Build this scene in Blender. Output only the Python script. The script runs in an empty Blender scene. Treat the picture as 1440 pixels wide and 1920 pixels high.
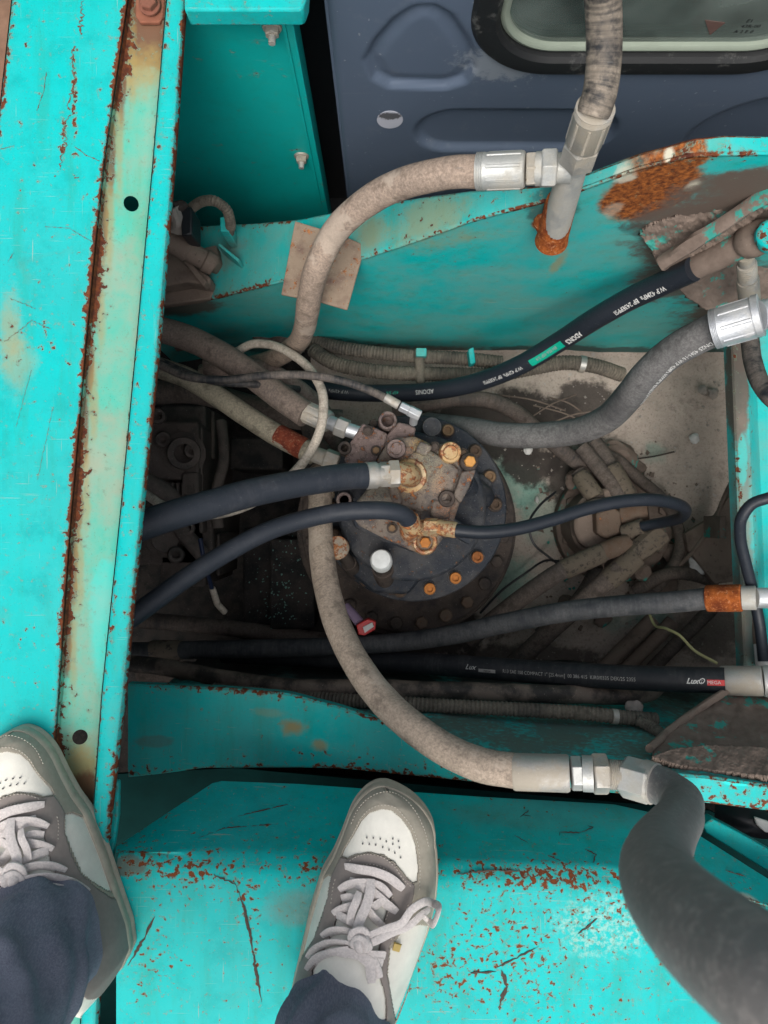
import bpy, bmesh, math, random
import numpy as np
from mathutils import Vector, Matrix, noise as mnoise
from mathutils.bvhtree import BVHTree
random.seed(7)
R = math.radians
S = bpy.context.scene
COL = S.collection
# ------------------------------------------------------------------ camera, sky, sun, exposure
F = 1386.0; CX = 720.0; CY = 960.0; H = 0.88          # focal length in photo pixels, optical centre, camera height over the deck
cam = bpy.data.cameras.new('camera'); camo = bpy.data.objects.new('camera', cam); COL.objects.link(camo)
camo.location = (0, 0, H); cam.sensor_fit = 'HORIZONTAL'; cam.sensor_width = 36; cam.lens = 36*F/1440
cam.clip_start = 0.02; cam.clip_end = 500
cam.dof.use_dof = True; cam.dof.focus_distance = 1.02; cam.dof.aperture_fstop = cam.lens/2.6
S.camera = camo
W = bpy.data.worlds.new('World'); S.world = W; W.use_nodes = True
wn = W.node_tree; bg = wn.nodes['Background']
sky = wn.nodes.new('ShaderNodeTexSky'); sky.sky_type = 'NISHITA'; sky.sun_disc = False
SUN_EL, SUN_AZ = 67, 192
sky.sun_elevation = R(SUN_EL); sky.sun_rotation = R(SUN_AZ); sky.air_density = 1.0; sky.dust_density = 6.0; sky.ozone_density = 1.0
hs = wn.nodes.new('ShaderNodeHueSaturation'); hs.inputs['Saturation'].default_value = 0.42
wn.links.new(sky.outputs[0], hs.inputs['Color']); wn.links.new(hs.outputs[0], bg.inputs['Color']); bg.inputs['Strength'].default_value = 0.13
sl = bpy.data.lights.new('sun', 'SUN'); sl.energy = 1.3; sl.angle = R(32); sl.color = (1, .965, .92)
so = bpy.data.objects.new('sun', sl); COL.objects.link(so)
az = R(SUN_AZ); el = R(SUN_EL)
sd = Vector((math.sin(az)*math.cos(el), math.cos(az)*math.cos(el), math.sin(el)))
so.rotation_euler = sd.to_track_quat('Z', 'Y').to_euler(); so.location = sd*6
S.view_settings.view_transform = 'Standard'; S.view_settings.look = 'None'; S.view_settings.gamma = 1; S.view_settings.exposure = 0.55
S.cycles.max_bounces = 8; S.cycles.diffuse_bounces = 4

# ------------------------------------------------------------------ helpers
def P(x, y, Z):           # photo pixel at depth Z below the lens -> world point
    return Vector(((x-CX)/F*Z, (CY-y)/F*Z, H-Z))
def V3(p): return P(*p)
def empty(name, label, cat, loc=(0, 0, 0), group=None):
    o = bpy.data.objects.new(name, None); COL.objects.link(o); o.location = loc; o.empty_display_size = .03
    o['label'] = label; o['category'] = cat
    if group: o['group'] = group
    return o
def wloc(o):
    v = Vector(o.location)
    while o.parent: o = o.parent; v += Vector(o.location)
    return v
def tag(o, label=None, cat=None, group=None, kind=None):
    for k, v in (('label', label), ('category', cat), ('group', group), ('kind', kind)):
        if v: o[k] = v
    return o
def mk(name, verts, faces, mat=None, parent=None, smooth=True, ang=35, bev=0, bseg=2, sub=0, solid=0, origin=None, wear=None):
    me = bpy.data.meshes.new(name)
    org = Vector(origin) if origin is not None else None
    vs = [tuple(v) for v in verts]
    if parent is None and org is None:
        a = np.array(vs); org = Vector((float(a[:, 0].mean()), float(a[:, 1].mean()), float(a[:, 2].min())))
    me.from_pydata(vs, [], [tuple(f) for f in faces])
    if wear is not None:
        at_ = me.attributes.new('wear', 'FLOAT', 'POINT'); at_.data.foreach_set('value', list(map(float, wear)))
    bm = bmesh.new(); bm.from_mesh(me); bmesh.ops.recalc_face_normals(bm, faces=bm.faces); bm.to_mesh(me); bm.free()
    if smooth:
        me.shade_smooth()
        try: me.set_sharp_from_angle(angle=R(ang))
        except Exception: pass
    o = bpy.data.objects.new(name, me); COL.objects.link(o)
    if mat: me.materials.append(mat)
    if parent is not None: o.parent = parent; o.location = -wloc(parent)
    if solid:
        m = o.modifiers.new('s', 'SOLIDIFY'); m.thickness = solid; m.offset = 1
    if sub:
        m = o.modifiers.new('u', 'SUBSURF'); m.levels = sub; m.render_levels = sub
    if bev:
        m = o.modifiers.new('b', 'BEVEL'); m.width = bev; m.segments = bseg; m.limit_method = 'ANGLE'; m.angle_limit = R(35)
        m.harden_normals = False
    return o
class G:                   # geometry collector
    def __init__(s): s.v = []; s.f = []
    def add(s, v, f):
        n = len(s.v); s.v += [Vector(a) for a in v]; s.f += [tuple(i+n for i in q) for q in f]; return s
    def mk(s, name, mat, parent=None, **k): return mk(name, s.v, s.f, mat, parent, **k)
def frame_of(d):
    d = d.normalized(); up = Vector((0, 0, 1)) if abs(d.z) < .95 else Vector((0, 1, 0))
    u = (up-d*up.dot(d)).normalized(); return d, u, d.cross(u)
def lathe(A, B, prof, seg=24, rot=0, caps=True):
    """prof: list of (t along A->B in 0..1, radius)"""
    d, u, w = frame_of(B-A); L = (B-A).length; v = []; f = []
    for t, r in prof:
        for k in range(seg):
            a = 2*math.pi*k/seg+rot; v.append(A+d*(t*L)+(u*math.cos(a)+w*math.sin(a))*r)
    for i in range(len(prof)-1):
        for k in range(seg):
            a = i*seg+k; b = i*seg+(k+1) % seg; f.append((a, b, b+seg, a+seg))
    if caps:
        f.append(tuple(range(seg))); n = (len(prof)-1)*seg; f.append(tuple(range(n+seg-1, n-1, -1)))
    return v, f
def prism(pts, Zt, h, taper=0):     # pixel polygon at depth Zt extruded straight down by h (world)
    n = len(pts); top = [P(x, y, Zt) for x, y in pts]; bot = [Vector((p.x, p.y, p.z-h)) for p in top]
    return top+bot, [tuple(range(n)), tuple(range(2*n-1, n-1, -1))]+[(i, i+n, (i+1) % n+n, (i+1) % n) for i in range(n)]
def box(c, s, rot=0):
    x, y, z = s[0]/2, s[1]/2, s[2]/2; m = Matrix.Rotation(rot, 3, 'Z'); c = Vector(c)
    v = [c+m @ Vector((a*x, b*y, e*z)) for a in (-1, 1) for b in (-1, 1) for e in (-1, 1)]
    return v, [(0, 1, 3, 2), (4, 6, 7, 5), (0, 4, 5, 1), (2, 3, 7, 6), (0, 2, 6, 4), (1, 5, 7, 3)]
def spline(pts, step=.004):
    pts = [Vector(p) for p in pts]; q = [pts[0]*2-pts[1]]+pts+[pts[-1]*2-pts[-2]]; out = []
    for i in range(1, len(q)-2):
        p0, p1, p2, p3 = q[i-1:i+3]
        d0 = max((p1-p0).length, 1e-6)**.5; d1 = max((p2-p1).length, 1e-6)**.5; d2 = max((p3-p2).length, 1e-6)**.5
        m1 = (p2-p1)+d1*((p1-p0)/d0-(p2-p0)/(d0+d1)) if False else (d1*d1)*((p1-p0)/(d0*d0)-(p2-p0)/(d0*d0+d1*d1)+(p2-p1)/(d1*d1))
        m2 = (d1*d1)*((p2-p1)/(d1*d1)-(p3-p1)/(d1*d1+d2*d2)+(p3-p2)/(d2*d2))
        n = max(2, int((p2-p1).length/step))
        for k in range(n):
            t = k/n; a = t*t; b = a*t
            out.append(p1*(2*b-3*a+1)+m1*(b-2*a+t)+p2*(-2*b+3*a)+m2*(b-a))
    out.append(pts[-1]); return out
def tube(path, r, seg=20, flat=1.0, ripple=None, bump=0, cap=True, upv=None):
    v = []; f = []; n = len(path); prev = None; s = 0
    for i, p in enumerate(path):
        t = (path[min(i+1, n-1)]-path[max(i-1, 0)]).normalized()
        if prev is None:
            _, u, w = frame_of(t) if upv is None else (0, (upv-t*upv.dot(t)).normalized(), 0)
            if upv is not None: w = t.cross(u)
        else: u = (prev-t*prev.dot(t)).normalized(); w = t.cross(u)
        prev = u
        if i: s += (p-path[i-1]).length
        rr = r(i/(n-1)) if callable(r) else r
        if ripple: rr *= 1+ripple[1]*(0.5+0.5*math.cos(2*math.pi*s/ripple[0]))
        for k in range(seg):
            a = 2*math.pi*k/seg; q = rr
            if bump:
                q *= 1+bump*mnoise.noise(Vector((p.x*25+math.cos(a), p.y*25+math.sin(a), p.z*25)))
            v.append(p+u*math.cos(a)*q*flat+w*math.sin(a)*q)
    for i in range(n-1):
        for k in range(seg):
            a = i*seg+k; b = i*seg+(k+1) % seg; f.append((a, b, b+seg, a+seg))
    if cap: f.append(tuple(range(seg))); f.append(tuple(range(n*seg-1, (n-1)*seg-1, -1)))
    return v, f
def loft(rails):           # rails: list of equal-length point lists
    n = len(rails[0]); v = [p for r in rails for p in r]; f = []
    for i in range(len(rails)-1):
        for k in range(n-1): f.append((i*n+k, i*n+k+1, (i+1)*n+k+1, (i+1)*n+k))
    return v, f
def interp(tab, x):
    xs = [a[0] for a in tab]; ys = [a[1] for a in tab]; return float(np.interp(x, xs, ys))
def baked(o):              # apply modifiers without bpy.ops
    dg = bpy.context.evaluated_depsgraph_get(); dg.update()
    me = bpy.data.meshes.new_from_object(o.evaluated_get(dg)); o.modifiers.clear(); o.data = me
def drill(o, cutters):
    tmp = []
    for A, B, r in cutters:
        c = mk('cutter', *lathe(A, B, [(0, r), (1, r)], 32), None, None, smooth=False, origin=(0, 0, 0)); tmp.append(c)
        m = o.modifiers.new('x', 'BOOLEAN'); m.operation = 'DIFFERENCE'; m.object = c; m.solver = 'EXACT'
    baked(o)
    for c in tmp: bpy.data.objects.remove(c)

# ------------------------------------------------------------------ material kit
class NT:
    def __init__(s, name):
        s.m = bpy.data.materials.new(name); s.m.use_nodes = True; s.t = s.m.node_tree; s.n = s.t.nodes; s.l = s.t.links
        s.b = s.n['Principled BSDF']; s.tc = s.n.new('ShaderNodeTexCoord').outputs['Object']
    def _s(s, sock, v):
        if isinstance(v, bpy.types.NodeSocket): s.l.new(v, sock)
        elif v is not None:
            if sock.type == 'RGBA' and len(v) == 3: v = (*v, 1)
            sock.default_value = v
    def math(s, op, a, b=None, c=None, clamp=False):
        n = s.n.new('ShaderNodeMath'); n.operation = op; n.use_clamp = clamp
        s._s(n.inputs[0], a)
        if b is not None: s._s(n.inputs[1], b)
        if c is not None: s._s(n.inputs[2], c)
        return n.outputs[0]
    def vmath(s, op, a, b=None):
        n = s.n.new('ShaderNodeVectorMath'); n.operation = op; s._s(n.inputs[0], a)
        if b is not None: s._s(n.inputs[1], b)
        return n.outputs['Value'] if op in ('LENGTH', 'DISTANCE', 'DOT_PRODUCT') else n.outputs[0]
    def noise(s, scale, detail=4, rough=.55, vec=None, dist=0, color=False):
        n = s.n.new('ShaderNodeTexNoise'); s._s(n.inputs['Vector'], vec if vec is not None else s.tc)
        n.inputs['Scale'].default_value = scale; n.inputs['Detail'].default_value = detail; n.inputs['Roughness'].default_value = rough
        n.inputs['Distortion'].default_value = dist
        return n.outputs['Color' if color else 'Fac']
    def voro(s, scale, feat='F1', vec=None):
        n = s.n.new('ShaderNodeTexVoronoi'); n.feature = feat; s._s(n.inputs['Vector'], vec if vec is not None else s.tc)
        n.inputs['Scale'].default_value = scale; return n.outputs['Distance']
    def mapv(s, scale=(1, 1, 1), rot=(0, 0, 0), loc=(0, 0, 0)):
        n = s.n.new('ShaderNodeMapping'); s._s(n.inputs['Vector'], s.tc); n.inputs['Scale'].default_value = scale
        n.inputs['Rotation'].default_value = rot; n.inputs['Location'].default_value = loc; return n.outputs[0]
    def step(s, v, lo, hi, inv=False):
        n = s.n.new('ShaderNodeMapRange'); n.interpolation_type = 'SMOOTHSTEP'; s._s(n.inputs['Value'], v)
        s._s(n.inputs['From Min'], lo); s._s(n.inputs['From Max'], hi)
        n.inputs['To Min'].default_value = 1 if inv else 0; n.inputs['To Max'].default_value = 0 if inv else 1
        return n.outputs[0]
    def mix(s, f, a, b, mode='MIX'):
        n = s.n.new('ShaderNodeMix'); n.data_type = 'RGBA'; n.blend_type = mode
        s._s(n.inputs[0], f); s._s(n.inputs[6], a); s._s(n.inputs[7], b); return n.outputs[2]
    def fmix(s, f, a, b):
        n = s.n.new('ShaderNodeMix'); n.data_type = 'FLOAT'; s._s(n.inputs[0], f); s._s(n.inputs[2], a); s._s(n.inputs[3], b); return n.outputs[0]
    def bump(s, h, strength=.3, dist=.001, nrm=None):
        n = s.n.new('ShaderNodeBump'); n.inputs['Strength'].default_value = strength; n.inputs['Distance'].default_value = dist
        s._s(n.inputs['Height'], h)
        if nrm is not None: s.l.new(nrm, n.inputs['Normal'])
        return n.outputs[0]
    def edge(s, rad=.004):
        b = s.n.new('ShaderNodeBevel'); b.samples = 4; b.inputs['Radius'].default_value = rad
        g = s.n.new('ShaderNodeNewGeometry'); d = s.vmath('DOT_PRODUCT', b.outputs[0], g.outputs['Normal'])
        return s.math('SUBTRACT', 1.0, d, clamp=True)
    def blob(s, c, r, nz=None, soft=.35, amt=.5):     # soft-edged patch round a place, edge broken by noise
        v = s.vmath('SUBTRACT', s.tc, tuple(c)); v = s.vmath('DIVIDE', v, tuple(r) if hasattr(r, '__len__') else (r, r, r))
        d = s.vmath('LENGTH', v)
        if nz is not None: d = s.math('ADD', d, s.math('MULTIPLY', s.math('SUBTRACT', nz, .5), amt*2))
        return s.step(d, 1-soft, 1.0, inv=True)
    def out(s, col=None, rough=None, metal=None, nrm=None, spec=None):
        if col is not None: s._s(s.b.inputs['Base Color'], col)
        if rough is not None: s._s(s.b.inputs['Roughness'], rough)
        if metal is not None: s._s(s.b.inputs['Metallic'], metal)
        if spec is not None: s._s(s.b.inputs['Specular IOR Level'], spec)
        if nrm is not None: s.l.new(nrm, s.b.inputs['Normal'])
        return s.m
TEAL = (.0005, .43, .42); RUSTD = (.07, .024, .017); RUSTO = (.17, .052, .02); DUST = (.20, .155, .125); DIRT = (.115, .088, .072)
def rustcol(k, dark=RUSTD, light=RUSTO):
    return k.mix(k.step(k.noise(140, 5, .7), .35, .68), dark, light)
def paint(name, base=TEAL, chips=0.0, edgew=.6, fade=.25, dust=0., grime=0., blobs=(), scr=.5, rough=.42, chipblobs=(), cscale=105, edger=.0035):
    k = NT(name)
    nb = k.noise(6, 4, .6); nm = k.noise(28, 5, .65); nf = k.noise(cscale, 6, .62, dist=.25); nv = k.noise(420, 3, .6)
    col = k.mix(k.math('MULTIPLY', k.step(nb, .35, .7), fade), base, tuple(min(1, c*.88+.03) for c in base))
    col = k.mix(k.math('MULTIPLY', k.step(nm, .45, .75), fade*.7), col, tuple(c*.62 for c in base))
    ns = k.noise(1, 5, .65, vec=k.mapv((34, 5, 30))); nh = k.noise(260, 4, .7)
    col = k.mix(k.math('MULTIPLY', k.step(ns, .48, .70), .55*min(1, fade*3)), col, (base[0]+.02, base[1]*.72, base[2]*.60))
    col = k.mix(k.math('MULTIPLY', k.math('MULTIPLY', k.step(nh, .56, .70), k.step(nm, .35, .6)), .38*min(1, fade*3)), col, (.07, base[1]*.98, base[2]*.9))
    col = k.mix(k.math('MULTIPLY', k.step(k.noise(11, 5, .7, dist=.6), .58, .72), .22*min(1, fade*3)), col, (.14, .20, .12))
    col = k.mix(k.math('MULTIPLY', k.step(k.noise(480, 2, .6), .655, .70), .6*min(1, fade*2.5)), col, (.05, .10, .075))
    col = k.mix(k.math('MULTIPLY', k.step(k.noise(3.2, 4, .6), .40, .66), .32*min(1, fade*2)), col, (base[0]+.006, base[1]*.70, base[2]*.72))
    # fine scratches
    s1 = k.noise(1, 3, .5, vec=k.mapv((14, 420, 200), (0, 0, .35))); s2 = k.noise(1, 3, .5, vec=k.mapv((380, 16, 200), (0, 0, .9)))
    sc = k.math('MAXIMUM', k.step(s1, .66, .72), k.step(s2, .68, .73)); sc = k.math('MULTIPLY', sc, k.step(nb, .42, .62)); sc = k.math('MULTIPLY', sc, scr)
    col = k.mix(sc, col, (.20, .36, .31))
    # dust film
    if dust:
        d = k.math('MULTIPLY', k.step(k.math('ADD', k.math('MULTIPLY', nb, .6), k.math('MULTIPLY', nm, .4)), .36, .66), dust)
        col = k.mix(d, col, (.33, .33, .24))
    if grime:
        g = k.math('MULTIPLY', k.step(k.math('ADD', k.math('MULTIPLY', nb, .5), k.math('MULTIPLY', nf, .5)), .62-.35*grime, .72-.3*grime), min(1, grime*1.2))
        col = k.mix(g, col, DIRT)
    # coloured patches
    rk = 0
    for c, r, kind, amt in blobs:
        mk_ = k.blob(c, r, k.noise(24, 6, .7), *({'rust': (.22, .26), 'ochre': (.75, .85), 'dust': (.7, .8), 'white': (.5, .8)}.get(kind, (.35, .6))))
        if kind == 'white' and name == 'paint_step' and amt < .8: mk_ = k.math('MULTIPLY', mk_, k.step(k.noise(130, 4, .7), .42, .62))
        if kind != 'rust': mk_ = k.math('MULTIPLY', mk_, amt)
        cc = {'rust': None, 'dirt': DIRT, 'white': (.62, .60, .48), 'ochre': (.33, .24, .09), 'dust': DUST, 'soot': (.035, .04, .038), 'brown': (.16, .075, .045), 'bright': (.02, .62, .57)}[kind]
        if kind == 'rust': cc = rustcol(k, (.10, .03, .014), (.38, .125, .032))
        col = k.mix(mk_, col, cc)
    # chips down to rust, with a pale primer rim
    den = chips
    for c, r, amt in chipblobs:
        den = k.math('ADD', den, k.math('MULTIPLY', k.blob(c, r, nb, .8, .5), amt*(.56 if name == 'paint_step' else 1)))
    e = k.math('MULTIPLY', k.step(k.edge(edger), .02, .22), edgew) if edgew else 0.0
    aw = k.n.new('ShaderNodeAttribute'); aw.attribute_name = 'wear'; wa = aw.outputs['Fac']
    nn = k.math('ADD', nf, k.math('MULTIPLY', den, .16)) if (chipblobs or chips) else nf
    nn = k.math('ADD', nn, k.math('MULTIPLY', k.math('MULTIPLY', wa, k.math('ADD', .35, k.math('MULTIPLY', k.step(nb, .35, .65), .9))), .2))
    if edgew: nn = k.math('ADD', nn, k.math('MULTIPLY', e, .20))
    chip = k.step(nn, .695, .73); rim = k.step(nn, .665, .70); halo = k.step(nn, .60, .70)
    col = k.mix(k.math('MULTIPLY', halo, .38), col, (.13, .17, .10))
    col = k.mix(k.math('MULTIPLY', rim, .5), col, (.22, .36, .30)); col = k.mix(chip, col, rustcol(k))
    h = k.math('SUBTRACT', k.math('MULTIPLY', nv, .25), k.math('MULTIPLY', chip, 1.0))
    rg = k.fmix(chip, k.math('ADD', rough, k.math('MULTIPLY', nm, .15)), .9)
    return k.out(col, rg, 0, k.bump(h, .6, .0009), .12)
def rubber(name, dust=.5, base=(.013, .015, .018), dcol=(.26, .21, .17), rough=.55, top=.0, patch=0, sheen=0):
    k = NT(name); nb = k.noise(9, 5, .65); nm = k.noise(45, 5, .7); nf = k.noise(300, 4, .7)
    g = k.n.new('ShaderNodeNewGeometry'); up = k.vmath('DOT_PRODUCT', g.outputs['Normal'], (0, 0, 1))
    aw = k.n.new('ShaderNodeAttribute'); aw.attribute_name = 'arc'; cmb = k.n.new('ShaderNodeCombineXYZ'); k.l.new(aw.outputs['Fac'], cmb.inputs[0])
    v2 = k.vmath('ADD', k.vmath('SCALE', k.tc), cmb.outputs[0]); v2n = v2.node.inputs[0].links[0].from_node; v2n.inputs['Scale'].default_value = .12
    nw = k.noise(210, 3, .7, vec=v2)
    m = k.math('ADD', k.math('MULTIPLY', nb, .45), k.math('ADD', k.math('MULTIPLY', nm, .35), k.math('MULTIPLY', nw, .20))); m = k.math('ADD', m, k.math('MULTIPLY', up, top))
    m = k.step(m, .62-.42*dust, .78-.28*dust); m = k.math('MULTIPLY', m, min(1, .35+dust*.8))
    c = k.mix(k.step(nf, .3, .7), tuple(a*.7 for a in dcol), tuple(min(1, a*1.15) for a in dcol)); c = k.mix(k.step(nm, .48, .68), c, tuple(a*.5 for a in dcol))
    col = k.mix(m, base, c)
    sc = k.step(k.noise(1, 2, .5, vec=k.mapv((40, 500, 300), (0, 0, .6))), .70, .74); col = k.mix(k.math('MULTIPLY', sc, .35), col, (.12, .12, .12))
    if patch: col = k.mix(k.math('MULTIPLY', k.step(nb, .56, .6), patch), col, (.45, .38, .31))
    return k.out(col, k.fmix(m, rough, .95), 0, k.bump(k.math('ADD', k.math('ADD', nf, k.math('MULTIPLY', nm, .8)), nw), .5, .0008), .3)
def steel(name, base=(.50, .50, .48), metal=.75, rough=.42, rust=.15, dust=.3, dcol=(.33, .29, .22), grime=0, patches=()):
    k = NT(name); nb = k.noise(20, 5, .65); nm = k.noise(90, 5, .7); nf = k.noise(500, 3, .6)
    col = k.mix(nf, tuple(a*.75 for a in base), base)
    d = k.math('MULTIPLY', k.step(nb, .62-.5*dust, .8-.4*dust), min(1, .3+dust)); col = k.mix(d, col, dcol)
    if 'cast_' in name and name in ('cast_navy', 'cast_cover', 'cast_purple'): col = k.mix(k.math('MULTIPLY', k.step(k.edge(.003), .03, .25), .55), col, (.20, .185, .165))
    spk = k.step(k.noise(330, 2, .6), .66, .72); col = k.mix(k.math('MULTIPLY', spk, .8 if 'cast' in name else .35), col, tuple(min(1, a*1.7+.06) for a in dcol))
    if grime: col = k.mix(k.math('MULTIPLY', k.step(nm, .7-.4*grime, .8-.35*grime), .9), col, (.045, .038, .034))
    r = k.step(nm, .74-.35*rust, .80-.33*rust) if rust else 0.0
    if rust: col = k.mix(r, col, rustcol(k, (.12, .04, .02), (.42, .16, .05)))
    for c_, r_, cc, am in patches:
        pm = k.math('MULTIPLY', k.blob(c_, r_, nm, .8, .9), k.math('MULTIPLY', k.step(nf, .42, .58), am)); col = k.mix(pm, col, cc)
    mt = k.math('MULTIPLY', k.math('SUBTRACT', 1.0, k.math('MAXIMUM', d, r if rust else 0.0)), metal)
    return k.out(col, k.fmix(d, rough, .85), mt, k.bump(k.math('ADD', nf, nm), *((.9, .0016) if 'cast' in name else (.5, .0008))), .12 if max(base) < .03 else (.3 if max(base) < .2 else .5))
def flatm(name, c, rough=.7, metal=0, var=.25, scale=60, b=.2):
    k = NT(name); n = k.noise(scale, 5, .65)
    return k.out(k.mix(n, tuple(a*(1-var) for a in c), tuple(min(1, a*(1+var)) for a in c)), rough, metal, k.bump(n, b, .0006), .1 if max(c) < .05 and rough > .5 else .4)

k = NT('rubber_fore'); n1 = k.noise(16, 6, .7); n2 = k.noise(160, 5, .7); aw = k.n.new('ShaderNodeAttribute'); aw.attribute_name = 'arc'
wr0 = k.math('SINE', k.math('MULTIPLY', aw.outputs['Fac'], 900)); cc = k.mix(n1, (.12, .118, .115), (.20, .196, .19)); cc = k.mix(k.math('MULTIPLY', k.step(n2, .48, .66), .6), cc, (.27, .255, .24)); cc = k.mix(k.math('MULTIPLY', k.step(k.noise(1, 3, .6, vec=k.mapv((30, 300, 160), (0, 0, .7))), .62, .68), .4), cc, (.33, .32, .30)); cc = k.mix(k.math('MULTIPLY', k.step(n1, .58, .66), .35), cc, (.07, .07, .07))
M_rub_fore = k.out(cc, .58, 0, k.bump(k.math('ADD', n2, k.math('MULTIPLY', wr0, .09)), .55, .0012), .4)
M_rub_dusty = rubber('rubber_dusty', .85, base=(.05, .045, .04), dcol=(.33, .255, .20), patch=.5)
M_rub_dusty2 = rubber('rubber_dusty_beige', .92, base=(.07, .06, .05), dcol=(.40, .325, .255), patch=.5)
M_rub_mid = rubber('rubber_mid', .55, dcol=(.24, .20, .17))
M_rub_dirty = rubber('rubber_dirty', .75, dcol=(.15, .12, .10))
M_rub_new = rubber('rubber_new', .12, base=(.016, .02, .027), dcol=(.10, .10, .11), rough=.42)
M_rub_navy = rubber('rubber_navy', .3, base=(.022, .027, .036), dcol=(.085, .088, .10), rough=.5)
M_rub_grey = rubber('rubber_grey', .75, base=(.05, .05, .052), dcol=(.16, .155, .15), rough=.6)
M_rub_cond = rubber('rubber_conduit', .7, base=(.02, .02, .02), dcol=(.19, .165, .13))
M_tube_white = rubber('tube_white', .9, base=(.2, .18, .15), dcol=(.46, .41, .34), rough=.6)
M_steel = steel('zinc', (.50, .51, .49), .55, .5, .06, .42, (.36, .33, .27), grime=.1)
M_steel_new = steel('zinc_bright', (.60, .62, .64), .7, .42, .04, .3, (.42, .41, .38), grime=.12)
M_steel_dusty = steel('steel_dusty', (.46, .45, .42), .6, .42, .12, .5, (.34, .295, .225), grime=.12)
M_steel_rusty = steel('steel_rusty', (.36, .33, .28), .3, .6, .85, .6, (.36, .27, .17))
M_steel_orust = steel('steel_orange', (.46, .36, .22), .45, .5, .75, .4, (.48, .30, .12))
def rustm(name, a, b, c_):
    k = NT(name); n1 = k.noise(55, 6, .75); n2 = k.noise(220, 5, .75)
    col = k.mix(k.step(n1, .35, .65), a, b); col = k.mix(k.step(n2, .55, .7), col, c_); col = k.mix(k.math('MULTIPLY', k.step(k.noise(90, 5, .7), .6, .68), .8), col, tuple(x*.3 for x in a))
    return k.out(col, .95, 0, k.bump(k.math('ADD', n1, n2), 1.0, .0012), .15)
M_rustpatch = rustm('rust_orange', (.15, .035, .012), (.36, .10, .022), (.46, .24, .13))
M_rustband = rustm('rust_band', (.13, .03, .02), (.24, .06, .03), (.34, .20, .12))
M_boltor = flatm('bolt_rust', (.42, .16, .035), .75, .2, .5, 150, .7)
M_boltor2 = flatm('bolt_rust_dark', (.27, .10, .03), .85, .2, .7, 200, .9)
M_boltbr2 = flatm('bolt_brown_dark', (.09, .06, .04), .85, .2, .6, 200, .9)
M_boltbr = flatm('bolt_brown', (.17, .105, .055), .75, .2, .5, 150, .7)
M_cast = steel('cast_navy', (.024, .030, .040), .2, .5, .22, .38, (.080, .078, .078), grime=.35)
_p = lambda x, y, Z=1.23: tuple(P(x, y, Z))
M_cast2 = steel('cast_cover', (.085, .080, .082), .15, .6, .5, .6, (.19, .155, .125), grime=.5, patches=[(_p(790, 840), .03, (.42, .27, .10), .9), (_p(822, 905), (.018, .035, .05), (.40, .24, .14), .9), (_p(768, 893), .045, (.45, .30, .13), .9), (_p(835, 958), (.03, .02, .05), (.38, .20, .12), .9), (_p(790, 1010), .035, (.36, .20, .09), .8), (_p(800, 870), .05, (.24, .24, .17), .8), (_p(700, 930), .04, (.20, .19, .14), .7), (_p(760, 850), (.02, .015, .05), (.34, .20, .15), .9)])
M_castp = steel('cast_purple', (.13, .10, .10), .1, .7, .45, .6, (.19, .14, .125), grime=.5)
M_castdirty = steel('cast_dirty', (.035, .031, .030), .05, .8, .1, .6, (.075, .058, .048), grime=.3)
M_castdark = steel('cast_dark', (.016, .017, .018), .05, .7, .0, .5, (.04, .035, .032))
M_dirtmetal = steel('dirt_metal', (.12, .092, .075), 0, .9, .08, .7, (.18, .138, .11), grime=.25)
M_oliv = steel('olive_fitting', (.13, .11, .075), .1, .8, .08, .8, (.13, .105, .078), grime=.45)
M_browncopper = steel('brown_block', (.14, .08, .05), .1, .85, .3, .6, (.13, .095, .07), grime=.3)
M_whitecap = flatm('white_grease_cap', (.62, .64, .62), .8, 0, .25, 90, .8)
M_black = flatm('black_plastic', (.016, .017, .02), .4, 0, .2)
M_print = flatm('white_print', (.50, .50, .48), .8, 0, .5, 420, 0)
M_printdim = flatm('grey_print', (.27, .265, .25), .8, 0, .35, 600, 0)
M_red = flatm('red_label', (.5, .04, .04), .5)
M_greenprint = flatm('green_label', (.0, .30, .20), .5, 0, .3, 200, .1)
M_stone = flatm('stone', (.28, .25, .22), .95, 0, .4, 60, 1)
M_stonew = flatm('stone_pale', (.60, .59, .56), .9, 0, .3, 60, 1)

# ------------------------------------------------------------------ SETTING
def grid_sheet(x0, x1, y0, y1, nx, ny, fz):
    v = []; f = []
    for j in range(ny+1):
        for i in range(nx+1):
            x = x0+(x1-x0)*i/nx; y = y0+(y1-y0)*j/ny; v.append((x, y, fz(x, y)))
    for j in range(ny):
        for i in range(nx):
            a = j*(nx+1)+i; f.append((a, a+1, a+nx+2, a+nx+1))
    return v, f
k = NT('earth'); m_earth = k.out(k.mix(k.noise(3, 8, .7), (.09, .075, .06), (.2, .17, .14)), .95, 0, k.bump(k.noise(20, 6), .6, .02))
tag(mk('ground', [(-60, -60, -2.2), (60, -60, -2.2), (60, 60, -2.2), (-60, 60, -2.2)], [(0, 1, 2, 3)], m_earth, origin=(0, 0, -2.2)), kind='structure')

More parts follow.
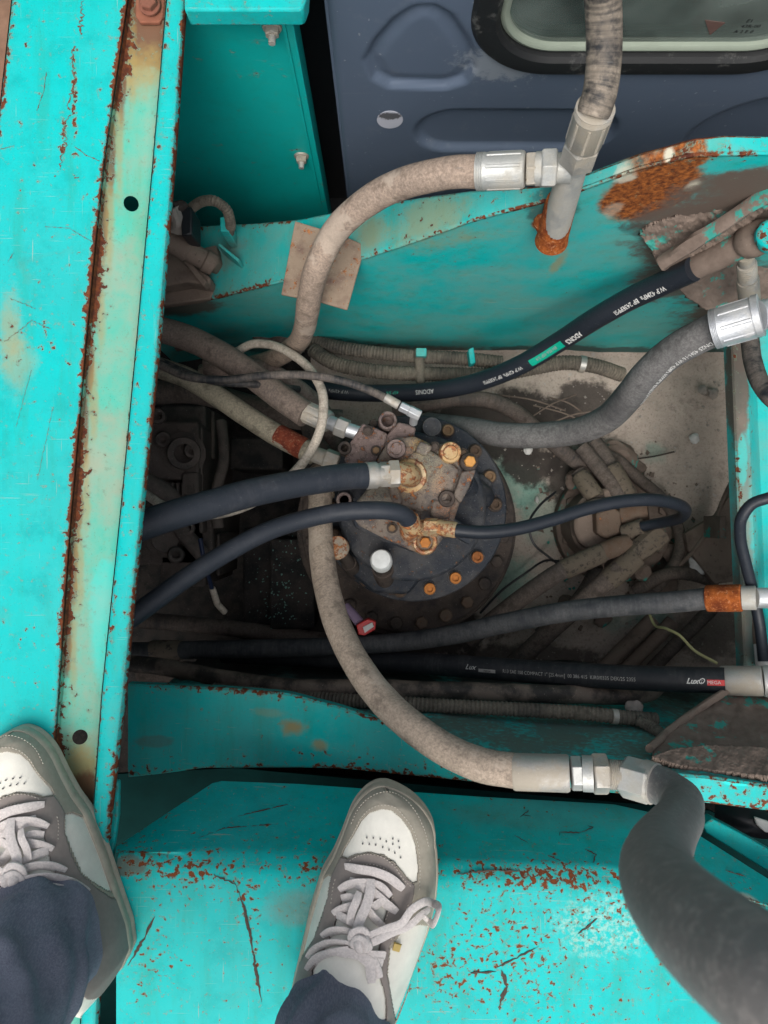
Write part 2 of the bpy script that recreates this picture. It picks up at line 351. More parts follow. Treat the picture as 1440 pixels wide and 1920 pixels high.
# swing frame floor: dusty plate with greasy dark patch and teal remnants
k = NT('dusty_floor')
nb = k.noise(5, 5, .6); nm = k.noise(30, 6, .7); nf = k.noise(220, 4, .75)
c = k.mix(k.step(nb, .3, .7), (.37, .312, .262), (.48, .405, .345)); c = k.mix(k.step(nf, .5, .8), c, (.14, .115, .098)); c = k.mix(k.math('MULTIPLY', k.step(nm, .52, .72), .5), c, (.17, .14, .12))
c = k.mix(k.math('MULTIPLY', k.step(k.noise(90, 2, .5), .68, .72), .6), c, (.42, .40, .37))
nz = k.noise(16, 6, .7)
for p, r, a in [((965, 910, 1.7), .09, .75), ((1025, 960, 1.7), .10, .45), ((960, 1090, 1.7), .08, .7), ((1230, 845, 1.7), .035, .5), ((1225, 1165, 1.7), .06, .7), ((1150, 1170, 1.7), .05, .5), ((950, 870, 1.7), .06, .8)]:
    q = P(*p); c = k.mix(k.math('MULTIPLY', k.blob((q.x, q.y, q.z), (r, r, .3), nz, .7, 1.1), a*.62), c, (.04, .30, .24))
for p, r, a in [((990, 868, 1.7), (.085, .055, .3), .95), ((1060, 900, 1.7), (.05, .08, .3), .9), ((1240, 1090, 1.7), (.05, .07, .3), .8), ((930, 800, 1.7), (.25, .1, .3), .95), ((700, 1190, 1.7), (.32, .09, .3), .95), ((1100, 755, 1.7), (.10, .06, .3), .9), ((1330, 1180, 1.7), (.09, .09, .3), .6), ((980, 1240, 1.7), (.2, .05, .3), .75)]:
    q = P(*p); c = k.mix(k.math('MULTIPLY', k.blob((q.x, q.y, q.z), r, nz, .3, .7), a), c, (.045, .038, .034))
m_floor = k.out(c, .95, 0, k.bump(k.math('ADD', k.math('MULTIPLY', nf, .5), nm), .7, .003), .2)
FZ = H-1.70
def fz(x, y):
    p = Vector((x, y, 0)); return FZ+.006*mnoise.noise(p*9)+.003*mnoise.noise(p*40)+.0012*mnoise.noise(p*140)
frame = empty('slewing_frame', 'teal steel slewing frame with curved boom bracket plates around the dirty pit', 'machine frame', (.1, 0, FZ))
g = G(); g.add(*grid_sheet(-.17, .93, -.44, .42, 370, 290, fz)); g.mk('floor_plate', m_floor, frame)
# dark belly far below the engine side
tag(mk('engine_bay_floor', *grid_sheet(-1.6, 1.6, -1.6, 1.6, 6, 6, lambda x, y: -1.35), M_castdark, origin=(0, 0, -1.35)), kind='structure')
g = G(); g.add(*box((-.175, 0, -1.08), (.014, .86, .53))); g.mk('floor_edge_plate', M_castdark, frame)
for c_, s_ in (((-1.3, 0, -.72), (.02, 2.6, 1.26)), ((1.3, 0, -.72), (.02, 2.6, 1.26)), ((0, -1.3, -.72), (2.58, .02, 1.26)), ((-.65, 1.3, -.72), (1.28, .02, 1.26))): g = G(); g.add(*box(c_, s_)); g.mk('light_block_plate', M_castdark, frame, bev=.002)  # unseen outer walls, added to keep light out of the engine bay

# --- upper (far) boom bracket
LB = lambda pts: [V3(p) for p in pts]
def resample(rail, xs):    # rail of pixel pts (x,y,Z) -> at given xs
    X = [p[0] for p in rail]
    return [P(x, float(np.interp(x, X, [p[1] for p in rail])), float(np.interp(x, X, [p[2] for p in rail]))) for x in xs]
xs = list(np.concatenate([np.arange(240, 1560, 14), np.arange(1560, 2330, 40)]))
up_in = [(240, 596, 1.40), (310, 578, 1.38), (400, 560, 1.33), (540, 525, 1.258), (690, 482, 1.145), (800, 445, 1.06), (890, 412, 1.0), (1010, 380, .945), (1100, 352, .90), (1200, 315, .85), (1300, 290, .82), (1440, 287, .815), (1560, 300, .82)]
up_out = [(240, 430, 1.40), (360, 424, 1.36), (480, 418, 1.30), (560, 411, 1.24), (690, 385, 1.145), (800, 368, 1.06), (890, 356, 1.0), (960, 352, .965), (1040, 345, .93), (1100, 325, .90), (1200, 287, .85), (1300, 258, .82), (1360, 252, .815), (1440, 254, .815), (1560, 268, .82)]
def bracket(name, rin, rout, wall_bottom, thick, mat, sgn, mat2=None):
    a = resample(rin, xs); b = resample(rout, xs)
    dn = lambda p, z: Vector((p.x, p.y, z))
    e = .003
    if sgn > 0: wl_ = [p.copy() for p in a]
    else: wl_ = [Vector((p.x, min(p.y, -.330), p.z-(.012 if p.y > -.325 else 0))) for p in a]
    rails = [[dn(p, p.z-.03)+Vector((0, -.0002, 0)) for p in wl_], [p-Vector((0, 0, thick if sgn < 0 else .02)) for p in a], [p-Vector((0, 0, e)) for p in a], [p+Vector((0, sgn*e, 0)) for p in a],
             [p.lerp(q, .1) for p, q in zip(a, b)], [p.lerp(q, .33) for p, q in zip(a, b)], [p.lerp(q, .66) for p, q in zip(a, b)], [p.lerp(q, .9) for p, q in zip(a, b)], [q-Vector((0, sgn*e, 0)) for q in b], [q-Vector((0, 0, e)) for q in b], [q-Vector((0, 0, thick)) for q in b],
             [Vector((p.x, p.y+sgn*.02, p.z-thick-.001)) for p in a]]
    w_ = [0, .2, .9, .9, .25, 0, 0, .25, .9, .9, .3, 0]
    if sgn < 0: rails = rails[1:]; w_ = w_[1:]
    o = mk(name, *loft(rails), mat, frame, ang=40, wear=[x for x in w_ for _ in a])
    wt = [[Vector((p.x, p.y-sgn*(.0015 if sgn > 0 else 0), p.z-.004)) for p in wl_]]
    for f_ in (.06, .2, .5, 1): wt.append([Vector((p.x, p.y-sgn*(.0015+.022*f_*(sgn > 0)), (p.z-.004)*(1-f_)+wall_bottom*f_)) for p in wl_])
    mk(name.replace('bracket_plate', 'side_wall'), *loft(wt+[[p+Vector((0, sgn*.02, 0)) for p in r_] for r_ in reversed(wt)]), mat2 or mat, frame, ang=40)
    return o
q = lambda *a: tuple(P(*a))
m_up = paint('paint_bracket_far', fade=.4, dust=0.28, edgew=.8, scr=.8, rough=.45,
    blobs=[(q(1218, 354, .91), (.064, .10, .092), 'rust', 1), (q(1285, 300, .83), (.030, .05, .025), 'rust', 1), (q(1300, 350, .89), (.012, .03, .02), 'white', .8), (q(1150, 385, .96), (.015, .03, .03), 'white', .3),
           (q(1035, 405, .97), (.038, .06, .05), 'soot', .7), (q(1028, 428, 1.0), (.025, .05, .03), 'rust', 1), (q(1045, 500, 1.15), (.012, .05, .08), 'ochre', .6),
           (q(1310, 405, .98), (.10, .12, .085), 'dirt', .95), (q(1420, 340, .9), (.12, .12, .06), 'dirt', .9), (q(1280, 470, 1.1), (.08, .1, .08), 'dirt', .9), (q(1360, 420, 1.0), (.14, .1, .15), 'dirt', .97), (q(1440, 340, .88), (.085, .06, .05), 'dirt', .95), (q(1215, 440, 1.02), (.05, .05, .03), 'soot', .5), (q(1500, 560, 1.3), (.22, .1, .30), 'dirt', .95), (q(1300, 500, 1.18), (.10, .1, .16), 'dirt', .9),
           (q(330, 560, 1.36), (.10, .09, .07), 'dirt', .9), (q(420, 480, 1.33), (.06, .05, .08), 'dust', .5), (q(800, 410, 1.06), (.16, .05, .08), 'ochre', .55), (q(700, 440, 1.14), (.06, .04, .05), 'ochre', .5),
           (q(1290, 283, .81), (.018, .03, .02), 'white', .9), (q(1255, 290, .83), (.008, .02, .01), 'white', .9), (q(1170, 335, .87), (.02, .03, .02), 'white', .7),
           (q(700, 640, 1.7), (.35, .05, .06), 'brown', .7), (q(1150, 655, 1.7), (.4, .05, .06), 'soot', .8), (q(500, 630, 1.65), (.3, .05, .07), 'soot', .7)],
    chipblobs=[(q(800, 400, 1.06), (.3, .08, .1), .25), (q(1330, 270, .82), (.08, .05, .04), .7), (q(1000, 370, .95), (.1, .05, .05), .4)])
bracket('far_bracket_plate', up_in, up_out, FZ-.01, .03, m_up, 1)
# seam plate welded on the top edge
# --- lower (near) boom bracket
lo_in = [(200, 1280, 1.2), (300, 1285, 1.2), (420, 1290, 1.19), (540, 1300, 1.17), (640, 1326, 1.14), (700, 1346, 1.12), (800, 1378, 1.08), (870, 1400, 1.05), (960, 1420, 1.02), (1100, 1436, 1.0), (1250, 1450, .97), (1330, 1456, .955), (1440, 1472, .95), (1560, 1490, .95)]
lo_out = [(200, 1462, 1.2), (235, 1459, 1.2), (300, 1452, 1.2), (380, 1441, 1.19), (480, 1440, 1.18), (560, 1440, 1.16), (640, 1442, 1.14), (720, 1450, 1.12), (820, 1460, 1.08), (960, 1474, 1.03), (1140, 1487, .99), (1290, 1502, .96), (1440, 1521, .95), (1560, 1540, .95)]
m_lo = paint('paint_bracket_near', fade=.35, dust=.12, edgew=.9, scr=.9,
    blobs=[(q(543, 1370, 1.15), (.028, .018, .1), 'ochre', .85), (q(600, 1398, 1.15), (.02, .012, .1), 'ochre', .7), (q(500, 1345, 1.15), (.04, .01, .1), 'ochre', .3), (q(290, 1390, 1.2), (.04, .014, .1), 'brown', .35),
           (q(1330, 1400, 1.0), (.12, .028, .05), 'dirt', .9), (q(1440, 1420, 1.0), (.12, .03, .06), 'dirt', .9), (q(1380, 1462, .96), (.03, .006, .03), 'bright', .8),
           (q(900, 1360, 1.4), (.5, .05, .10), 'soot', .35)],
    chipblobs=[(q(760, 1440, 1.1), (.35, .04, .2), .35), (q(1400, 1500, .95), (.12, .04, .1), .8), (q(1010, 1470, 1.0), (.2, .02, .1), .4)])
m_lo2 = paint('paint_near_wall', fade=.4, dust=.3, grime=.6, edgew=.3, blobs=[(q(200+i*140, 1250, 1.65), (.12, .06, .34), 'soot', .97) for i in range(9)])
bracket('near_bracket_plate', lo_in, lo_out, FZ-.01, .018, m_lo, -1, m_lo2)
# --- cross beam at the right end
m_cross = paint('paint_cross_beam', fade=.4, dust=.25, edgew=.8, blobs=[(q(1386, 700, 1.25), (.022, .16, .05), 'dirt', .95), (q(1395, 1000, 1.25), (.018, .3, .05), 'dust', .7), (q(1420, 640, 1.25), (.06, .07, .06), 'dirt', .7), (q(1400, 1180, 1.25), (.04, .16, .05), 'dust', .8), (q(1392, 860, 1.25), (.01, .05, .05), 'bright', .5)])
ys = np.arange(560, 1330, 20)
def rail(fx, Z): return [P(fx(y), y, Z) for y in ys]
sl_ = lambda y: 1370+.040*(y-600)
rails = [[p-Vector((0, 0, .03)) for p in rail(sl_, 1.25)], [p-Vector((0, 0, .003)) for p in rail(sl_, 1.25)], rail(lambda y: sl_(y)+3, 1.25), rail(lambda y: sl_(y)+14, 1.25), rail(lambda y: sl_(y)+27, 1.25), rail(lambda y: sl_(y)+32, 1.256), rail(lambda y: sl_(y)+38, 1.285), rail(lambda y: sl_(y)+44, 1.295), rail(lambda y: sl_(y)+190, 1.295)]
wcb = [w for w in (0, .5, .8, .2, .4, .4, 0, 0, 0) for _ in ys]
g = G(); g.add(*box((.93, 0, -.6), (.02, .95, .5))); g.mk('cross_wall', M_dirtmetal, frame)
cb = mk('cross_beam', *loft(rails), m_cross, frame, wear=wcb)
# gussets under / over the corners, caked in dirt
m_cake = NT('caked_dirt'); kk = m_cake; nm = kk.noise(40, 6, .7); c = kk.mix(nm, (.075, .055, .045), (.25, .195, .16)); c = kk.mix(kk.math('MULTIPLY', kk.step(kk.noise(22, 6, .7), .56, .62), .8), c, (.015, .30, .25)); m_cake = kk.out(c, .95, 0, kk.bump(kk.math('ADD', nm, kk.noise(120, 4)), .5, .002), .15)
def rough_prism(name, pts, Zt, h, mat, parent, bev=.004, tilt=None):
    v, f = prism(pts, Zt, h)
    if tilt:
        for i, p in enumerate(v): v[i] = p+Vector((0, 0, tilt[0]*(p.x-v[0].x)+tilt[1]*(p.y-v[0].y)))
    o = mk(name, v, f, mat, parent, bev=bev, bseg=3, smooth=True); return o
def in_poly(x, y, pts):
    c_ = False; n = len(pts)
    for i in range(n):
        (ax, ay), (bx, by) = pts[i], pts[(i+1) % n]
        if (ay > y) != (by > y) and x < (bx-ax)*(y-ay)/(by-ay)+ax: c_ = not c_
    return c_
def caked(name, pts, ctrl, amp, thick=.012, st=3.0, mat=None, parent=None):
    # ctrl: (px,py,Z) control points; depth by inverse-distance weighting, surface roughened by noise
    x0 = min(p[0] for p in pts); x1_ = max(p[0] for p in pts); y0 = min(p[1] for p in pts); y1 = max(p[1] for p in pts); idx = {}; v = []; f = []
    xm = sum(c[0] for c in ctrl)/len(ctrl); ym = sum(c[1] for c in ctrl)/len(ctrl)
    cf = np.linalg.lstsq(np.array([[1, c[0]-xm, c[1]-ym] for c in ctrl]), np.array([c[2] for c in ctrl]), rcond=None)[0]
    def vid(i, j):
        if (i, j) not in idx:
            x, y = x0+i*st, y0+j*st
            Z = float(cf[0]+cf[1]*(x-xm)+cf[2]*(y-ym)); n_ = amp*(mnoise.noise(Vector((x*.03, y*.03, 1.7)))+.4*mnoise.noise(Vector((x*.10, y*.10, 4)))+.22*mnoise.noise(Vector((x*.3, y*.3, 9))))
            xx = x+1.5*mnoise.noise(Vector((x*.06, y*.06, 2))); yy = y+1.5*mnoise.noise(Vector((x*.06, y*.06, 7)))
            idx[(i, j)] = len(v); v.append(P(xx, yy, Z-n_))
        return idx[(i, j)]
    for i in range(int((x1_-x0)/st)):
        for j in range(int((y1-y0)/st)):
            if in_poly(x0+(i+.5)*st, y0+(j+.5)*st, pts): f.append((vid(i, j), vid(i+1, j), vid(i+1, j+1), vid(i, j+1)))
    o = mk(name, v, f, mat or m_cake, parent if parent is not None else frame, ang=80)
    m = o.modifiers.new('s', 'SOLIDIFY'); m.thickness = thick; m.offset = -1 if o.data.polygons[0].normal.z > 0 else 1
    return o
caked('caked_corner', [(1200, 440), (1215, 425), (1262, 408), (1330, 372), (1400, 330), (1500, 290), (1500, 400), (1440, 392), (1390, 430), (1350, 470), (1310, 500), (1262, 520), (1232, 495), (1222, 470)],
      [(1200, 432, 1.035), (1262, 405, .985), (1330, 365, .93), (1440, 315, .85), (1240, 490, 1.05), (1300, 440, .99), (1380, 385, .92), (1480, 330, .86), (1300, 500, 1.05), (1400, 425, 1.0), (1480, 390, .97)], .008, .012, 1.6)
caked('caked_gusset', [(1262, 530), (1300, 505), (1395, 455), (1460, 450), (1460, 620), (1362, 596), (1330, 585), (1290, 558)], [(1262, 528, 1.12), (1400, 455, 1.10), (1370, 590, 1.22), (1320, 570, 1.2), (1440, 560, 1.2)], .006, .012, 2.0)
caked('caked_gusset', [(1222, 1402), (1240, 1380), (1262, 1362), (1310, 1328), (1370, 1290), (1500, 1285), (1500, 1410), (1420, 1400), (1330, 1395), (1260, 1412), (1232, 1416)], [(1225, 1402, 1.03), (1262, 1364, 1.09), (1370, 1290, 1.17), (1480, 1300, 1.17), (1300, 1400, 1.02), (1480, 1405, 1.02), (1330, 1350, 1.10)], .005, .010)
caked('caked_ledge', [(1222, 1418), (1260, 1404), (1330, 1396), (1420, 1400), (1520, 1408), (1520, 1462), (1440, 1455), (1340, 1445), (1260, 1432)], [(1222, 1415, 1.0), (1330, 1396, 1.0), (1500, 1405, 1.0), (1260, 1432, .985), (1340, 1446, .965), (1500, 1462, .945)], .003, .010, 1.4)
g = G(); g.add(*tube(spline(LB([(1218, 1404, 1.02), (1240, 1384, 1.05), (1262, 1364, 1.08), (1310, 1330, 1.12), (1372, 1288, 1.16)]), .01), .006, 12, bump=.3)); g.mk('gusset_edge', M_dirtmetal, frame)
g = G(); g.add(*tube(spline(LB([(1240, 494, 1.03), (1300, 455, .985), (1370, 410, .94), (1460, 350, .89)]), .01), .010, 12, bump=.4)); g.mk('weld_bead', m_cake, frame)
# small upright flange pieces on far bracket
v, f = prism([(408, 459), (412, 456), (450, 487), (446, 491)], 1.27, .05); mk('welded_tab', v, f, m_up, frame, bev=.001)
v, f = prism([(412, 406), (428, 406), (429, 434), (413, 434)], 1.24, .10); mk('welded_tab', v, f, m_up, frame, bev=.002)
# second upright rib on the inner far wall
g = G(); g.add(*box(tuple(P(528, 600, 1.55)), (.012, .02, .40))); g.mk('wall_rib', m_up, frame)

# --- deck beam with channel, down the left of the picture
beam = empty('deck_beam', 'long worn teal walkway beam with a rusty edged channel down the left side', 'deck beam', (-.45, 0, -.05))
yb = list(np.arange(-220, 2300, 30))
def bl(tab): return lambda y: interp(tab, y)
x_rust = bl([(-300, 55), (0, 22), (200, 0), (600, -45), (2300, -230)])
x_flat = bl([(-300, 282), (0, 240), (300, 196), (450, 180), (640, 162), (1000, 131), (1350, 107), (1650, 84), (1950, 60), (2300, 32)])
x_chan = bl([(-300, 345), (0, 311), (300, 286), (640, 255), (950, 226), (1300, 190), (1600, 168), (1950, 148), (2300, 130)])
x_lip = bl([(-300, 378), (0, 352), (300, 331), (640, 303), (950, 272), (1300, 238), (1620, 201), (1900, 188), (2300, 160)])
def br(fx, off, Z): return [P(fx(y)+off, y, Z) for y in yb]
rustln = [(q(187, 360, .88), (.013, .30, .03), 'brown', .9), (q(150, 760, .88), (.010, .16, .03), 'brown', .7)]
m_beam = paint('paint_beam', chips=.18, fade=.7, edgew=1.25, scr=1.0, edger=.006, blobs=[(q(30, 690, .88), (.03, .05, .1), 'ochre', .4), (q(20, 620, .88), (.02, .06, .1), 'ochre', .5)],
    chipblobs=[(q(140, 170, .88), (.006, .10, .1), 1.1), (q(120, 260, .88), (.006, .05, .1), 1.0), (q(75, 150, .88), (.004, .05, .1), .5), (q(60, 620, .88), (.06, .06, .1), .3)])
nyb = len(yb)
def wr_(*w): return [x for x in w for _ in range(nyb)]
g = G(); g.add(*loft([br(x_rust, 0, .905), br(x_rust, 2, .882), br(x_rust, 5, .88), br(x_rust, 16, .88), br(x_flat, -60, .88), br(x_flat, -16, .88), br(x_flat, -5, .8802), br(x_flat, -2, .881), br(x_flat, 0, .884), br(x_flat, 1, .905)])); g.mk('walkway_plate', m_beam, beam, wear=wr_(1, 1.2, .9, .0, 0, .05, 1.0, 1.8, 1.8, 1.8))
g = G(); g.add(*loft([br(x_rust, -1500, .89), br(x_rust, -1, .89), br(x_rust, -1, .92)])); g.mk('outer_strip', flatm('brown_rust', (.19, .10, .065), .9, 0, .5, 60, .5), beam)
m_chan = paint('paint_channel', base=(.06, .43, .33), fade=.7, dust=.75, edgew=.3, scr=.4, blobs=[(q(275, 40, .89), (.05, .065, .1), 'brown', .95), (q(255, 130, .89), (.05, .04, .1), 'ochre', .7), (q(150, 1440, .89), (.035, .05, .1), 'ochre', .8), (q(160, 1500, .89), (.03, .04, .1), 'brown', .85)]+
    [(q(x_flat(y)+10, y, .90), (.0085, .06, .03), 'brown', .85) for y in range(20, 1300, 130)] + [(q(x_flat(y)+22, y, .897), (.008, .09, .03), 'ochre', .55) for y in range(100, 1300, 160)]+[(q(200, 1180, .89), (.03, .10, .1), 'bright', .4)])
g = G(); g.add(*loft([br(x_flat, 1.5, .886), br(x_flat, 8, .893), br(x_flat, 18, .8965), br(x_flat, 40, .897), br(x_chan, -14, .897), br(x_chan, -5, .895), br(x_chan, 0, .890), br(x_chan, 0, .900), br(x_chan, -5, .905), br(x_flat, 8, .907), br(x_flat, 1.5, .900)]))
ch = g.mk('channel', m_chan, beam, wear=wr_(1.8, 1.5, .7, .1, .0, .1, .4, 0, 0, 0, 0))
drill(ch, [(P(246, 382, .80), P(246, 382, .98), .0088), (P(150, 1382, .80), P(150, 1382, .98), .0088)])
g = G(); g.add(*loft([br(x_chan, 2, .91), br(x_chan, 2, .876), br(x_chan, 3.5, .8725), br(x_chan, 8, .871), br(x_chan, 18, .871), br(x_lip, -14, .871), br(x_lip, -8, .8725), br(x_lip, -3, .876), br(x_lip, 0, .882), br(x_lip, -6, .915), br(x_lip, -10, .915)]))
m_lip = paint('paint_lip', chips=.25, fade=.5, edgew=1.7, scr=1.0, edger=.008, chipblobs=[(q(345, 40, .87), (.01, .03, .1), .9), (q(205, 1500, .87), (.012, .1, .1), .5)])
g.mk('raised_lip', m_lip, beam, wear=wr_(.3, .5, .5, .3, 0, 0, .4, 1.25, 1.4, .8, .3))
# rusty pad with bolt at the head of the channel
v, f = prism([(253, -40), (311, -40), (305, 33), (298, 42), (262, 42), (254, 30)], .889, .006); mk('pad', v, f, flatm('pad_rust', (.23, .085, .05), .9, 0, .4, 70, .5), beam, bev=.0015)
def bolt(px, py, Z, r, hh, mat, parent, washer=None, name='bolt', ax=None, wm=None):
    A = P(px, py, Z); d = Vector(ax) if ax else Vector((0, 0, 1)); o = None
    if washer:
        g = G(); g.add(*lathe(A, A+d*.003, [(0, washer), (.7, washer), (1, washer*.93)], 24)); wo = g.mk('washer', wm or mat, parent); A = A+d*.003
    g = G(); g.add(*lathe(A, A+d*hh, [(0, r), (.82, r), (1, r*.86)], 6, rot=random.random()*1.0)); return g.mk(name, mat, parent, smooth=False, bev=.0006)
bolt(281, 10, .885, .0105, .008, flatm('bolt_redbrown', (.19, .07, .045), .85, 0, .4, 90, .5), beam, .013)
def scribble(pts, Z, w, jit, sd_, sg=.002):
    rnd = random.Random(sd_); base = [P(x, y, Z) for x, y in pts]; pth = []
    for i in range(len(base)-1):
        n = max(2, int((base[i+1]-base[i]).length/sg))
        for j in range(n): pth.append(base[i].lerp(base[i+1], j/n)+Vector((rnd.gauss(0, jit), rnd.gauss(0, jit*.5), 0)))
    return tube(pth, lambda t: w*(.15+.85*abs(math.sin(t*23+sd_)*math.sin(t*61+sd_*2))), 6, flat=.2, upv=Vector((0, 0, 1)))
g = G()
for sd_, (pts, w, jt) in enumerate((([(155, 0), (150, 50), (152, 66)], .0018, .0016), ([(138, 88), (134, 120), (140, 150), (131, 180), (128, 210)], .0014, .0014), ([(128, 215), (120, 240), (126, 262), (118, 290), (112, 320)], .0012, .0012), ([(140, 275), (160, 290), (190, 303)], .0010, .0004), ([(102, 330), (108, 332)], .002, .0005), ([(140, 333), (152, 331)], .0016, .0005),
      ([(87, 135), (82, 170), (68, 210)], .0007, .0003), ([(85, 425), (130, 428), (175, 455)], .0006, .0003), ([(0, 280), (30, 272)], .0006, .0003), ([(15, 490), (28, 470)], .0006, .0002), ([(30, 800), (60, 690)], .0004, .0003), ([(70, 900), (100, 760)], .0004, .0003), ([(10, 640), (60, 600), (100, 620)], .0007, .0010), ([(20, 560), (70, 580)], .0006, .0008))):
    g.add(*scribble(pts, .8796, w, jt, sd_))
tag(g.mk('gouge_marks', flatm('beam_gouge', (.12, .07, .045), .9, 0, .5, 150, .3), beam), kind='stuff')
# lower plate beneath the beam at bottom-left, seen in the gap
v, f = prism([(-300, 1600), (186, 1600), (170, 2300), (-300, 2300)], .93, .01); mk('lower_strip', v, f, m_beam, beam)
v, f = prism([(206, 1462), (222, 1466), (221, 1530), (206, 1640), (196, 1640)], .895, .010); mk('end_bracket', v, f, m_beam, beam, bev=.002)

# --- teal upright panel, top left, with bolts
def onY(px, py, Y): Z = Y*F/(CY-py); return P(px, py, Z)
YP = .62
pan = empty('side_panel', 'smooth dark teal upright panel with two zinc bolts behind the rusty lipped beam', 'panel', (-.28, YP, -.9))
m_pan = paint('paint_panel', base=(.003, .40, .37), fade=.12, edgew=.25, scr=.15, rough=.35, chipblobs=[(q(440, 60, .95), (.05, .1, .05), .0)], cscale=45)
g = G(); x1 = onY(545, 20, YP).x; g.add(*box(((-.62+x1)/2, YP+.0025, -.42), (x1+.62, .005, 1.0))); g.mk('panel_sheet', m_pan, pan, bev=.001)
g = G(); g.add(*box((x1-.005, YP+.03, -.42), (.006, .055, 1.0))); g.mk('return_flange', m_pan, pan, bev=.001)
g = G(); g.add(*box((x1-.012, YP-.0015, -.42), (.004, .003, 1.0))); g.mk('seam_strip', m_pan, pan)
for px, py in ((510, 50), (565, 292)):
    A = onY(px, py, YP); d = Vector((0, -1, 0)); 
    g = G(); g.add(*lathe(A, A+d*.003, [(0, .013), (1, .012)], 24)); g.mk('washer', M_steel_dusty, pan)
    g = G(); g.add(*lathe(A+d*.003, A+d*.012, [(0, .0095), (.85, .0095), (1, .008)], 6)); b_ = g.mk('bolt', M_steel_dusty, pan, smooth=False)
    g = G(); g.add(*lathe(A+d*.012, A+d*.022, [(0, .005), (1, .0045)], 14)); g.mk('bolt_end', M_steel, pan)
g = G(); g.add(*box((-.10, YP+.16, -.40), (.22, .01, 1.1))); g.add(*box((-.10, YP+.08, -.95), (.22, .16, .01))); g.mk('gap_shade_plate', M_black, pan)  # black plates added behind the gap so it reads as deep shade
cover = mk('top_flange_plate', *prism([(-900, -1100), (588, -1100), (588, -220), (575, -5), (568, 16), (560, 19), (345, 19), (345, -220), (-900, -225)], .85, .028), m_beam, None, bev=.003)
tag(cover, 'narrow teal cover plate across the top left edge above the dark teal panel', 'cover plate')

# --- cab: embossed dark wall, window
YC = .65
cab = empty('operator_cab', 'dark blue grey operator cab wall with embossed panels and rubber sealed window', 'cab', (.35, YC, -.95))
def cabxy(px, py): p = onY(px, py, YC); return p.x, p.z
def sd_rbox(X, Z, cx, cz, hx, hz, r):
    a = np.abs(X-cx)-(hx-r); b = np.abs(Z-cz)-(hz-r); return np.hypot(np.maximum(a, 0), np.maximum(b, 0))+np.minimum(np.maximum(a, b), 0)-r
def sd_poly(X, Z, pts):
    d = np.full(X.shape, 1e9); ins = np.zeros(X.shape, bool); n = len(pts)
    for i in range(n):
        ax, az_ = pts[i]; bx, bz = pts[(i+1) % n]; ex, ez = bx-ax, bz-az_; wx, wz = X-ax, Z-az_
        t = np.clip((wx*ex+wz*ez)/(ex*ex+ez*ez+1e-12), 0, 1); d = np.minimum(d, np.hypot(wx-t*ex, wz-t*ez))
        c1 = (Z >= az_) != (Z >= bz)
        with np.errstate(divide='ignore', invalid='ignore'): xi = ax+(Z-az_)*ex/(ez if ez != 0 else 1e-12)
        ins ^= c1 & (X < xi)
    return np.where(ins, -d, d)
def sstep(x, a, b): t = np.clip((x-a)/(b-a), 0, 1); return t*t*(3-2*t)
wx0, wx1 = .118, .63; wz0 = cabxy(1100, 131)[1]; wz1 = .52; WCX, WCZ, WHX, WHZ = (wx0+wx1)/2, (wz0+wz1)/2, (wx1-wx0)/2, (wz1-wz0)/2; WR = .125
xsC = np.arange(-.076, 1.0, .005); zsC = np.arange(-1.0, .62, .005); XX, ZZ = np.meshgrid(xsC, zsC)
shape1 = [cabxy(*p) for p in [(683, 112), (700, 78), (738, 35), (775, 12), (815, 10), (848, 28), (878, 72), (892, 100), (893, 130), (874, 156), (835, 168), (730, 165), (698, 148)]]
c1x, c1z = cabxy(778, 246); c2x, c2z = cabxy(1155, 246); capz0 = cabxy(900, 285)[1]; capz1 = cabxy(900, 207)[1]
d1 = sd_poly(XX, ZZ, shape1); d2 = sd_rbox(XX, ZZ, (c1x+c2x)/2, (capz0+capz1)/2, (c2x-c1x)/2, (capz1-capz0)/2, (capz1-capz0)/2*.98)
d3 = sd_rbox(XX, ZZ, .66, -.50, .14, .23, .135)
dw = sd_rbox(XX, ZZ, WCX, WCZ, WHX, WHZ, WR)
D = .011*sstep(-d1, -.003, .008)*(1-.5*sstep(-d1, .008, .03)) + .012*sstep(-d2, -.003, .011) + .022*sstep(-d3, -.004, .03) - .0012*np.sin(XX*9)*np.cos(ZZ*7)
D += .008*sstep(-.066-XX, 0, .01)
vs = [(float(x), float(YC+d), float(z)) for x, z, d in zip(XX.ravel(), ZZ.ravel(), D.ravel())]; nX = len(xsC); fs = []
for j in range(len(zsC)-1):
    for i in range(nX-1):
        if dw[j, i] < -.02 and dw[j+1, i+1] < -.02 and dw[j, i+1] < -.02: continue
        a = j*nX+i; fs.append((a, a+1, a+nX+1, a+nX))
k = NT('cab_paint'); nb = k.noise(4, 4, .6); nm = k.noise(26, 6, .7); nf = k.noise(300, 3, .6)
c = k.mix(nb, (.082, .112, .165), (.115, .148, .205)); c = k.mix(k.math('MULTIPLY', k.step(nm, .55, .78), .3), c, (.22, .24, .27)); sp = k.step(k.noise(110, 2, .5), .735, .76); c = k.mix(k.math('MULTIPLY', sp, .7), c, (.3, .32, .35))
sc_ = k.step(k.noise(1, 2, .5, vec=k.mapv((10, 400, 200), (0, .5, .3))), .70, .73); c = k.mix(k.math('MULTIPLY', sc_, .3), c, (.16, .18, .22))
c = k.mix(k.math('MULTIPLY', k.blob(tuple(onY(950, 120, YC)), (.08, .05, .05), k.noise(60, 6, .75), .5, 1.2), .6), c, (.30, .33, .36))
m_cab = k.out(c, .36, 0, k.bump(nf, .1, .0004), .5)
mk('cab_wall', vs, fs, m_cab, cab, ang=60)
g = G(); g.add(*box((-.0745, YC+.12, -.19), (.004, .23, 1.62))); g.mk('corner_return', m_cab, cab)
